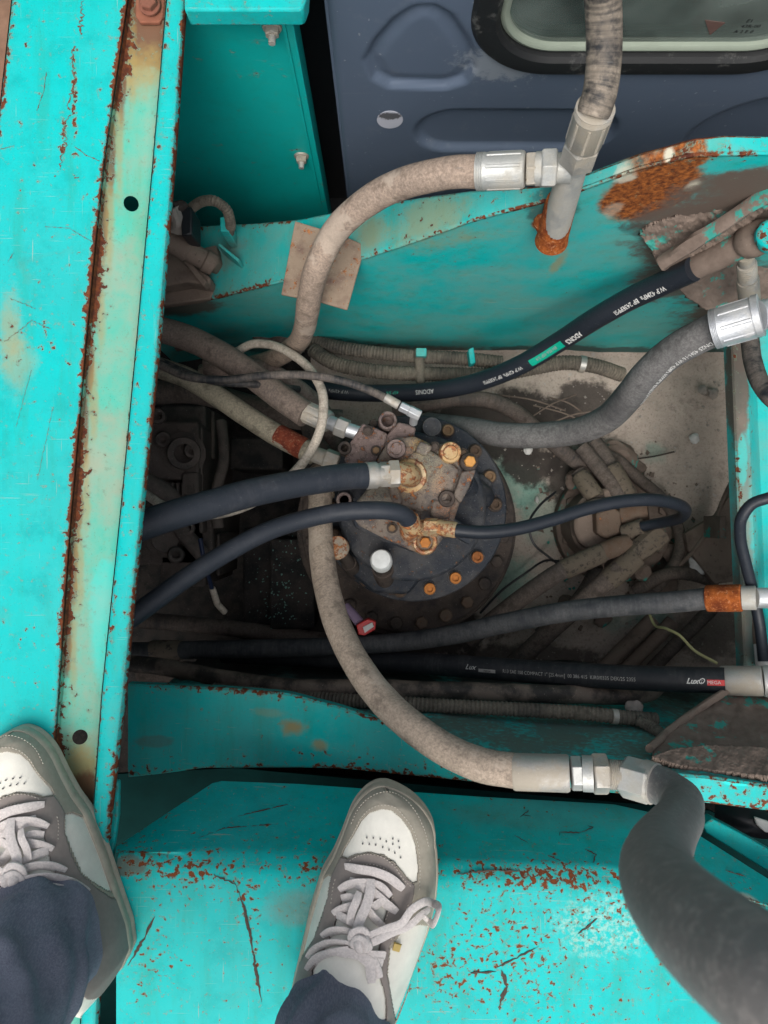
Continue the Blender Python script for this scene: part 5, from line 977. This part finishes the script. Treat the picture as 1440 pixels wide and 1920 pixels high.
rock(1337, 737, 1.685, .012, M_stone, 'right of two small stones lying together on the upper floor', 5.3)
rock(1302, 822, 1.685, .011, M_stonew, 'lone pale pebble on the bare floor above the hose loop', 6)
rock(990, 845, 1.66, .009, M_stonew, 'tiny white chip on the dark grease beside the motor flange', 7)
rock(1007, 937, 1.69, .006, M_stonew, 'small white speck on the teal stained floor right of the motor', 8, (1.4, .6, .5))
rock(1190, 1330, 1.22, .015, M_stone, 'dusty clod over the end of the near corrugated conduit', 9, cat='dirt clod')
rock(1115, 1120, 1.6, .022, m_cake, 'dirt clod wedged below the swivel joint hoses', 9.5, cat='dirt clod')
rock(1240, 1105, 1.66, .03, m_cake, 'broad dirt heap under the faceted swivel fitting', 10.5, (1.3, 1, .5), 'dirt clod')
hose('hydraulic_hose', 'greasy black hose lying between the motor ring and the swivel joint fittings', [(1010, 1190, 1.63), (1060, 1150, 1.62), (1100, 1100, 1.62), (1120, 1060, 1.6)], .014, M_rub_dirty)
hose('hydraulic_hose', 'dirty hose bending round the back of the swivel joint', [(1060, 860, 1.66), (1130, 850, 1.64), (1200, 900, 1.64), (1260, 960, 1.64), (1275, 1030, 1.63), (1240, 1090, 1.62), (1200, 1130, 1.64)], .013, M_rub_dirty, bump=.1)
hose('hydraulic_hose', 'short dirty hose piece under the faceted brown fitting', [(1190, 1110, 1.62), (1240, 1080, 1.6), (1290, 1075, 1.62), (1340, 1090, 1.64)], .015, M_rub_dirty, bump=.1)
for i_, (x_, y_, Z_, s_) in enumerate([(1075, 900, 1.65, .018), (1205, 1075, 1.6, .016), (1090, 1015, 1.6, .015), (1225, 930, 1.66, .017), (1262, 1040, 1.66, .02), (1130, 1160, 1.66, .018), (1060, 1130, 1.66, .016), (1010, 1150, 1.67, .014)]):
    rock(x_, y_, Z_, s_, m_cake, 'small caked dirt clod '+['by the stub ferrule', 'under the faceted fitting', 'on the swivel body', 'above the hose loop end', 'right of the swivel base', 'among the slanting pipes', 'below the olive ferrule hose', 'between motor ring and lower hoses'][i_], 11+i_*1.7, (1.2, 1, .55), 'dirt clod')
g = G(); rnd = random.Random(5)
for i in range(420):
    a = rnd.random()*6.28; d_ = rnd.gauss(.11, .05); c_ = P(1150, 1000, 1.7); x_, y_ = c_.x+math.cos(a)*d_, c_.y+math.sin(a)*d_; s_ = rnd.choice([.002, .003, .003, .005]); v_, f_ = box((0, 0, 0), (s_*2, s_*1.4, s_), rnd.random()*3)
    g.add([Vector((x_, y_, fz(x_, y_)+s_*.3))+q_+Vector((rnd.gauss(0, s_*.3), rnd.gauss(0, s_*.3), rnd.gauss(0, s_*.2))) for q_ in v_], f_)
tag(g.mk('loose_soil', m_cake, None, origin=(0, 0, FZ)), 'crumbs of loose soil piled around the swivel joint', 'soil', kind='stuff')
g = G(); rnd = random.Random(3)
for i in range(900):
    x = rnd.uniform(930, 1385); y = rnd.uniform(700, 1250); p = P(x, y, 1.7); s_ = rnd.choice([.0008]*6+[.0014]*4+[.0026])
    p.z = fz(p.x, p.y)+s_*.4; v, f = box((0, 0, 0), (s_*2, s_*1.5, s_*1.2), rnd.random()*3); g.add([p+a+Vector((rnd.gauss(0, s_*.25), rnd.gauss(0, s_*.25), 0)) for a in v], f)
tag(g.mk('grit', M_stone, None, origin=(0, 0, FZ)), 'loose grit and tiny pebbles scattered over the dusty pit floor', 'grit', kind='stuff')
def wire(label, pts, r, mat, name='wire', cat='wire', group=None):
    o = mk(name, *tube(spline(LB(pts), .004), r, 8), mat); tag(o, label, cat, group); return o
wire('thin black wire looping over the teal stained floor beside the motor', [(1042, 922, 1.66), (1010, 950, 1.64), (992, 982, 1.62), (1000, 1018, 1.62), (1030, 1045, 1.62), (1056, 1065, 1.6)], .0028, M_black)
wire('thin black wire curving from the swivel joint to the lower left', [(1048, 1052, 1.6), (1020, 1052, 1.64), (985, 1075, 1.66), (940, 1108, 1.66), (900, 1150, 1.66)], .0026, M_black)
wire('flat brown strap trailing down beside the right cross beam', [(1382, 845, 1.5), (1376, 890, 1.55), (1356, 935, 1.6), (1342, 970, 1.6), (1325, 1000, 1.6), (1298, 1035, 1.6), (1270, 1065, 1.62)], .0042, M_dirtmetal, 'strap', 'strap')
wire('thin dry twig lying on the floor near the grey hose', [(1196, 860, 1.68), (1230, 855, 1.68), (1264, 847, 1.675)], .0018, M_castdirty, 'twig', 'twig')
wire('pale yellow green twig lying across the pipes at lower right', [(1218, 1152, 1.45), (1226, 1170, 1.42), (1252, 1180, 1.35), (1275, 1192, 1.32), (1300, 1218, 1.30), (1345, 1244, 1.27)], .0026, flatm('straw', (.50, .46, .22), .8), 'twig', 'twig')
for i, (a, b) in enumerate((((985, 790), (1080, 740)), ((1000, 760), (1110, 800)), ((1030, 745), (1095, 775)), ((930, 740), (1060, 770)), ((1020, 800), (1120, 770)))):
    wire(['lowest dry stalk', 'longest dry stalk', 'short dry stalk', 'leftmost dry stalk', 'crossing dry stalk'][i]+' in the dark corner above the grey hose', [(a[0], a[1], 1.6), ((a[0]+b[0])/2, (a[1]+b[1])/2-6, 1.58), (b[0], b[1], 1.6)], .0016, M_dirtmetal, 'twig', 'twig', 'dry stalks in the far corner')
# ------------------------------------------------------------------ PERSON (legs and shoes seen from above)
person = empty('person', 'person seen from above wearing dark blue jeans and taupe and white laced sneakers', 'person', (-.2, -.5, 0))
ZS = 3.2727
def zp(x, y): return (460+x/ZS, 1440+y/ZS)
toe = P(*zp(868, 108), .862); toe.z = 0; heel = P(600, 1946, .862); heel.z = 0
ax = (heel-toe).normalized(); LEN = (heel-toe).length; rt = Vector((-ax.y, ax.x, 0))
if rt.x < 0: rt = -rt
def loc_(pxpy, Z=.862): p = P(pxpy[0], pxpy[1], Z); p.z = 0; d = p-toe; return d.dot(ax), d.dot(rt)
Lp = [loc_(zp(*a)) for a in [(740, 170), (680, 250), (640, 310), (600, 420), (550, 540), (485, 650), (445, 780), (405, 920), (372, 1060), (345, 1170)]]+[(LEN*.84, -.044), (LEN*.93, -.038), (LEN*.985, -.022)]
Rp = [loc_(zp(*a)) for a in [(980, 140), (1060, 230), (1120, 340), (1158, 500), (1165, 650), (1150, 800), (1112, 960), (1062, 1100), (1004, 1250), (945, 1400)]]+[(LEN*.93, .036), (LEN*.985, .020)]
def wtab(T, sgn):
    T = sorted([(s, abs(t) if t*sgn > 0 else 0.001) for s, t in T if s > .0])+[(LEN, 0)]
    w5 = float(np.interp(.050, [a[0] for a in T], [a[1] for a in T])); T = [(0, w5*.90)]+[(.03, w5*.97)]+[(.05, w5)]+[a for a in T if a[0] > .055]
    return T
WL, WRt = wtab(Lp, -1), wtab(Rp, 1)
def wfun(T, s):
    s = min(max(s, 0), LEN); xs_ = [a[0] for a in T]; ys_ = [a[1] for a in T]
    v = float(np.interp(s, xs_, ys_))
    return v
NS, NTH = 330, 150
ss = np.array([LEN*(0.5-0.5*math.cos(math.pi*i/NS)) for i in range(NS+1)])
def smooth_tab(T):
    y = np.array([wfun(T, s) for s in ss]); 
    for _ in range(14): y[1:-1] = (y[:-2]+y[1:-1]*2+y[2:])/4
    y[-1] = 0; return y
wl, wr = smooth_tab(WL), smooth_tab(WRt)
e0 = np.clip(1-(1-np.clip(ss/.050, 0, 1))**2.0, 0, 1)**.5; wl = np.maximum(wl*e0, 0)+0; wr = wr*e0
hN = [(0, .016), (.03, .028), (.08, .034), (.18, .042), (.30, .050), (.42, .064), (.55, .084), (.66, .100), (.78, .104), (.9, .095), (1, .07)]
hh = np.array([interp(hN, s/LEN) for s in ss])
for _ in range(10): hh[1:-1] = (hh[:-2]+hh[1:-1]*2+hh[2:])/4
SOLE = .026
def upper_pt(i, th, off=0):
    c = (wr[i]-wl[i])/2; w = (wr[i]+wl[i])/2; u = math.cos(th); inset = .0015
    su = math.copysign(abs(u)**.66, u); sv = abs(math.sin(th))**.85
    hf = ss[i]/LEN; nar = 1-.34*sv**2*max(0, min(1, (hf-.3)/.3))
    x = c*(1-0*sv)+(max(w-inset, .0)+off)*su*nar; z = SOLE-.006+(hh[i]+off)*sv
    return toe+ax*(ss[i]+(0 if 0 else 0))+rt*x+Vector((0, 0, z))
base_v = [upper_pt(i, math.pi*j/NTH) for i in range(NS+1) for j in range(NTH+1)]
def uf(mask=None):
    f = []
    for i in range(NS):
        for j in range(NTH):
            if mask is None or mask[i, j]: a = i*(NTH+1)+j; f.append((a, a+1, a+NTH+2, a+NTH+1))
    return f
shoe_o = tuple(toe+ax*LEN/2)
shoe_mats = dict(
    base=flatm('shoe_base', (.16, .145, .125), .8, 0, .2, 200, .2), guard=flatm('suede_taupe', (.335, .305, .245), .9, 0, .22, 160, .35), eyestay=flatm('suede_grey', (.235, .205, .185), .9, 0, .18, 180, .35), white=flatm('leather_white', (.74, .72, .635), .55, 0, .2, 38, .9),
    sole=flatm('sole_cream', (.40, .36, .285), .75, 0, .35, 70, .4), lace=flatm('lace_cloth', (.60, .555, .53), .95, 0, .45, 420, 1.6), dark=M_black)
shoe = mk('shoe', base_v, uf(), shoe_mats['base'], person, ang=180)
def centres():
    A = np.array([tuple(p) for p in base_v]).reshape(NS+1, NTH+1, 3); C = (A[:-1, :-1]+A[1:, 1:]+A[1:, :-1]+A[:-1, 1:])/4
    Z = H-C[..., 2]; return CX+C[..., 0]/Z*F, CY-C[..., 1]/Z*F, C
PXc, PYc, CC = centres(); ZX = (PXc-460)*ZS; ZY = (PYc-1440)*ZS
def inpoly(pts): return sd_poly(ZX, ZY, [(a+.013, b+.017) for a, b in pts]) < 0
jj = np.arange(NTH)[None, :]*np.ones((NS, 1)); rightside = jj < NTH/2
P_toebox = [(840, 248), (900, 255), (960, 310), (1010, 380), (1040, 470), (1055, 600), (1050, 690), (1020, 700), (985, 665), (920, 580), (850, 530), (760, 512), (680, 530), (630, 552), (598, 540), (620, 490), (670, 410), (720, 320), (770, 270)]
P_eye = [(545, 655), (600, 548), (640, 557), (680, 538), (760, 518), (850, 537), (920, 588), (985, 674), (1030, 712), (1012, 830), (960, 950), (880, 1080), (868, 1180), (862, 1250), (905, 1520), (905, 2400), (100, 2400), (240, 1330), (350, 1200), (440, 1040), (480, 930), (520, 790)]
P_tong = [(650, 690), (760, 690), (890, 775), (855, 900), (835, 1010), (800, 1180), (860, 1400), (860, 2300), (300, 2300), (420, 1240), (520, 1060), (575, 900), (610, 780)]
P_wl = [(478, 690), (520, 655), (542, 668), (518, 790), (470, 935), (430, 1050), (365, 1150), (340, 1190), (300, 1200), (380, 1000), (420, 850)]
P_wr = [(1120, 960), (1080, 1090), (1020, 1260), (960, 1420), (900, 1560), (893, 1440), (868, 1250), (884, 1110), (960, 985), (1060, 950)]
m_toe = inpoly(P_toebox); m_tong = inpoly(P_tong) & ~m_toe; m_eye = inpoly(P_eye) & ~m_tong & ~m_toe; m_wl = inpoly(P_wl) & ~m_eye; m_wr = inpoly(P_wr) & ~m_eye & ~m_tong
behind = (ss[:-1, None]*np.ones((1, NTH))) > LEN*.80
m_guard = ~(m_toe | m_tong | m_eye | m_wl | m_wr)
def panel(name, mask, off, mat, lab=None, thick=.0012):
    i_, j_ = np.nonzero(mask); idx = {}; v = []; f = []
    def vid(i, j):
        kx = (i, j)
        if kx not in idx:
            idx[kx] = len(v); v.append(upper_pt(i, math.pi*j/NTH, off))
        return idx[kx]
    for i, j in zip(i_.tolist(), j_.tolist()): f.append((vid(i, j), vid(i, j+1), vid(i+1, j+1), vid(i+1, j)))
    o = mk(name, v, f, mat, shoe, ang=180)
    if lab: o['label'] = lab
    m = o.modifiers.new('s', 'SOLIDIFY'); m.thickness = thick; m.offset = 1 if o.data.polygons[0].normal.z < 0 else -1
    return o
panel('toe_box', m_toe, .0012, shoe_mats['white'], 'white perforated toe box')
panel('tongue', m_tong, .0008, shoe_mats['white'])
panel('eyestay', m_eye, .0034, shoe_mats['eyestay'])
panel('side_panel', m_wl, .0012, shoe_mats['white']); panel('side_panel', m_wr, .0012, shoe_mats['white'])
panel('mudguard', m_guard, .0026, shoe_mats['guard'])
bvh_u = BVHTree.FromPolygons([upper_pt(i, math.pi*j/NTH, .0034) for i in range(NS+1) for j in range(NTH+1)], uf())
def onshoe(zx, zy, lift=0):
    px, py = zp(zx, zy); A = Vector((0, 0, H)); d = (P(px, py, 1)-A).normalized(); h = bvh_u.ray_cast(A, d)
    return (h[0]-d*lift) if h[0] else P(px, py, .80)-d*lift
# sole with grooved sidewall
def sole_loop(off, z):
    out = []; 
    for i in range(0, NS+1, 3): out.append(toe+ax*(ss[i])+rt*(wr[i]+off*(1 if 0 < i < NS else 0))+Vector((0, 0, z)))
    for i in range(NS-3, 0, -3): out.append(toe+ax*(ss[i])-rt*(wl[i]+off)+Vector((0, 0, z)))
    return out
cen = toe+ax*LEN/2
def scl(L_, k_): return [cen+(p-cen)*k_+Vector((0, 0, 0)) for p in L_]
prof = [(0, -.004), (0.002, -.001), (.008, -.0015), (.010, -.003), (.012, -.0015), (.020, -.001), (.024, -.0015), (.026, -.003)]
v = []; loops = [sole_loop(o_+.003, z) for z, o_ in prof]; n = len(loops[0])
for L_ in loops: v += [p+ (p-cen).normalized()*.002 - Vector((0,0,(p-cen).normalized().z*.002)) for p in L_]
f = [(a*n+j, a*n+(j+1) % n, (a+1)*n+(j+1) % n, (a+1)*n+j) for a in range(len(loops)-1) for j in range(n)]+[tuple(range(n)), tuple(range(len(loops)*n-1, (len(loops)-1)*n-1, -1))]
mk('sole', v, f, shoe_mats['sole'], shoe, ang=50)
# laces
g = G()
def lace(pts, w=.0042, lift=.0025, fl=.24):
    pp = []
    for a in pts: pp.append(onshoe(a[0], a[1], a[2] if len(a) > 2 else lift))
    pth = spline(pp, .0015); g.add(*tube(pth, lambda t: w*(1-.25*abs(2*t-1)**6), 10, flat=fl, upv=Vector((0, 0, 1)), bump=.05))
for L_ in ([(612, 606, .001), (700, 622, .004), (800, 640, .0045), (880, 672, .004), (970, 742, .001)], [(578, 750, .001), (640, 715, .003), (720, 705, .004), (830, 730, .004), (890, 790, .003)], [(640, 690, .001), (700, 720, .003), (790, 770, .004), (860, 830, .003), (930, 885, .001)],
          [(540, 895, .001), (600, 865, .003), (690, 845, .004), (780, 850, .004), (860, 800, .002)], [(590, 800, .001), (660, 800, .003), (740, 860, .004), (800, 930, .003), (850, 975, .001)], [(472, 1035, .001), (540, 1000, .003), (620, 1000, .005), (700, 1040, .006), (760, 1080, .006)],
          [(560, 900, .001), (620, 930, .003), (690, 980, .005), (760, 1010, .005)], [(385, 1165, .001), (450, 1100, .003), (540, 1070, .005), (640, 1080, .007), (720, 1100, .008)], [(380, 1240, .001), (450, 1160, .003), (540, 1130, .005), (640, 1110, .006)],
          [(770, 680, .006), (765, 760, .009), (740, 850, .010), (705, 930, .010), (690, 1020, .009)], [(700, 1120, .006), (780, 1150, .006), (860, 1150, .003)], [(700, 1150, .006), (760, 1190, .005), (845, 1195, .002)], [(720, 1100, .006), (790, 1200, .004), (822, 1290, .002)], [(700, 1090, .007), (760, 1200, .004), (775, 1320, .002)], [(560, 1130, .004), (660, 1140, .005), (740, 1170, .005), (820, 1240, .002)]):
    lace(L_, .0056)
lace([(700, 1070, .012), (780, 1020, .013), (870, 985, .014), (960, 950, .015), (1020, 870, .018), (1090, 825, .020), (1150, 830, .020), (1185, 880, .018), (1160, 945, .015), (1120, 935, .014), (1085, 900, .014)], .0045, fl=.4)
lace([(700, 1090, .010), (800, 1060, .012), (900, 1010, .012), (1000, 970, .012), (1080, 900, .014), (1130, 865, .016)], .0045, fl=.4)
for a_ in ([(650, 1060, .008), (670, 1010, .014), (720, 1000, .015), (750, 1040, .012)], [(655, 1095, .008), (700, 1050, .015), (745, 1080, .014), (760, 1110, .009)], [(670, 1030, .010), (690, 1080, .015), (700, 1130, .009)], [(725, 1020, .010), (735, 1070, .016), (725, 1120, .009)]): lace(a_, .0055, fl=.55)
lace([(640, 960, .006), (655, 880, .010), (680, 820, .012), (700, 760, .009)], .0045)
g.mk('laces', shoe_mats['lace'], shoe)
# stitching, perforations
def stitch(poly, lift=.0005, close=False, skip=0):
    pp = [onshoe(a, b, lift) for a, b in poly]; pth = spline(pp, .0012); st = G()
    for i in range(0, len(pth)-2, 3): st.add(*box((pth[i]+pth[i+1])/2, ((pth[i+1]-pth[i]).length*1.3, .0007, .0006), math.atan2((pth[i+1]-pth[i]).y, (pth[i+1]-pth[i]).x)))
    return st.v, st.f
g = G()
for L_ in ([(640, 570), (690, 540), (760, 530), (850, 552), (910, 600), (975, 690), (1020, 730)], [(700, 600), (770, 590), (840, 610), (900, 650)], [(620, 480), (665, 395), (715, 300), (770, 250), (840, 228), (910, 238), (975, 300), (1025, 370), (1058, 460), (1072, 600), (1068, 760)], [(650, 340), (700, 240), (780, 170), (860, 145), (960, 175), (1040, 260), (1095, 370), (1130, 500)], [(525, 830), (545, 700), (560, 660)], [(610, 790), (585, 880), (560, 960), (520, 1060)], [(905, 790), (880, 880), (850, 960)], [(1000, 840), (950, 960), (890, 1060)]): g.add(*stitch(L_))
tag(g.mk('stitching', flatm('thread', (.55, .5, .42), .9), shoe), kind='stuff')
g = G()
for a in [(745, 428), (785, 430), (828, 436), (720, 465), (760, 468), (800, 473), (843, 487), (865, 452), (905, 468), (945, 490), (882, 503), (918, 522), (953, 550), (905, 435), (940, 450)]:
    p = onshoe(a[0], a[1], -.0002); g.add(*lathe(p-Vector((0, 0, .001)), p+Vector((0, 0, .0003)), [(0, .0009), (1, .0009)], 8))
tag(g.mk('perforations', M_black, shoe), kind='stuff')
p = onshoe(930, 1100, .0004); mk('side_tag', *lathe(p-Vector((0, 0, .001)), p+Vector((0, 0, .0012)), [(0, .006), (1, .0055)], 4, rot=.5), flatm('tag_yellow', (.45, .33, .10), .7), shoe)
# left shoe: mirrored copy of the right shoe and each of its parts
heelL = P(190, 1808, .862); toeL = P(28, 1370, .862); heelL.z = 0; toeL.z = 0; axL = (heelL-toeL).normalized()
def mirror_matrix():
    # local basis of the right shoe (ax, rt) -> (axL, -rtL)
    rtL = Vector((-axL.y, axL.x, 0)); rtL = rtL if rtL.x > 0 else -rtL
    A = Matrix(((ax.x, rt.x, 0), (ax.y, rt.y, 0), (0, 0, 1))); B = Matrix(((axL.x, -rtL.x, 0), (axL.y, -rtL.y, 0), (0, 0, 1)))
    M3 = B @ A.inverted(); M4 = M3.to_4x4(); M4.translation = toeL - M3 @ toe; return M4
kids = list(shoe.children); s2 = shoe.copy(); COL.objects.link(s2); s2.parent = person
MW = mirror_matrix(); s2.matrix_basis = Matrix.Translation(-wloc(person)) @ MW
for c_ in kids:
    d_ = c_.copy(); COL.objects.link(d_); d_.parent = s2; d_.location = c_.location
# shoe children were placed with -wloc(shoe) = 0 offset since the shoe's own verts are in world space
# trousers
k = NT('denim'); w1 = k.noise(1, 2, .5, vec=k.mapv((900, 900, 200), (0, 0, .8))); w2 = k.noise(7, 5, .65); w3 = k.noise(60, 5, .7)
c = k.mix(w2, (.09, .10, .138), (.19, .205, .26)); c = k.mix(k.math('MULTIPLY', k.step(w1, .4, .65), .55), c, (.22, .235, .28)); c = k.mix(k.math('MULTIPLY', k.step(w3, .5, .75), .35), c, (.055, .062, .09))
m_den = k.out(c, .97, 0, k.bump(k.math('ADD', k.noise(700, 3), w1), .6, .0008), .12)
def leg_rings(pts, seed, seg=72):
    path = spline([p[0] for p in pts], .006); rs = [p[1] for p in pts]; n = len(path); v = []; f = []; NTs = np.linspace(0, 1, len(rs))
    for i, p in enumerate(path):
        t = i/(n-1); r0 = float(np.interp(t, NTs, rs))
        for k_ in range(seg):
            a = 2*math.pi*k_/seg
            q_ = Vector((math.cos(a)*1.6, math.sin(a)*1.6, p.z*26+seed))
            fold_ = .009*mnoise.noise(q_)+.0042*math.sin(p.z*105+5*math.sin(a+seed)+2.2*math.cos(2*a+seed*2)+4*mnoise.noise(Vector((math.cos(a), math.sin(a), p.z*14+seed))))*max(0, 1-abs(p.z-.16)/.14)+.002*mnoise.noise(q_*3)
            r = r0*(1+.0*math.cos(2*a))+fold_; v.append(Vector((p.x+math.cos(a)*r*.92, p.y+math.sin(a)*r*1.08, p.z+.006*math.cos(a-1.6)*(1 if i < 3 else 0)-(.010*math.sin(a)*(1-min(1, i/10))))))
    for i in range(n-1):
        for k_ in range(seg): a = i*seg+k_; b = i*seg+(k_+1) % seg; f.append((a, b, b+seg, a+seg))
    return v, f
g = G()
ankR = P(622, 1942, .79); ankL = P(70, 1772, .78)
hipx = -.2
g.add(*leg_rings([(Vector((ankR.x, ankR.y, .085)), .066), (Vector((ankR.x-.002, ankR.y-.004, .17)), .062), (Vector((ankR.x-.01, ankR.y-.02, .30)), .064), (Vector((-.10, -.60, .46)), .068), (Vector((-.13, -.64, .65)), .085), (Vector((hipx+.07, -.66, .84)), .098)], 1.3))
g.add(*leg_rings([(Vector((ankL.x, ankL.y, .085)), .068), (Vector((ankL.x-.002, ankL.y-.015, .17)), .066), (Vector((ankL.x+.0, ankL.y-.05, .30)), .067), (Vector((-.33, -.56, .46)), .070), (Vector((-.30, -.62, .65)), .085), (Vector((hipx-.07, -.66, .84)), .098)], 5.1))
v, f = lathe(Vector((hipx, -.66, .80)), Vector((hipx, -.66, 1.0)), [(0, .10), (.2, .17), (.6, .175), (1, .155)], 48); g.add(*[[Vector((a.x, (a.y+.66)*.7-.66, a.z)) for a in v], f])
tr_ = g.mk('trousers', m_den, person, ang=180)
# side seam ridges on the jeans
g = G()
for base_, sg in ((ankL, 1), (ankR, 1)):
    pts = [Vector((base_.x+.060*sg*.92, base_.y-.018, .09)), Vector((base_.x+.055*sg, base_.y-.03, .17)), Vector((base_.x+.052*sg, base_.y-.055, .28))]
    g.add(*tube(spline(pts, .004), .0022, 8))
g.mk('trouser_seam', m_den, person)
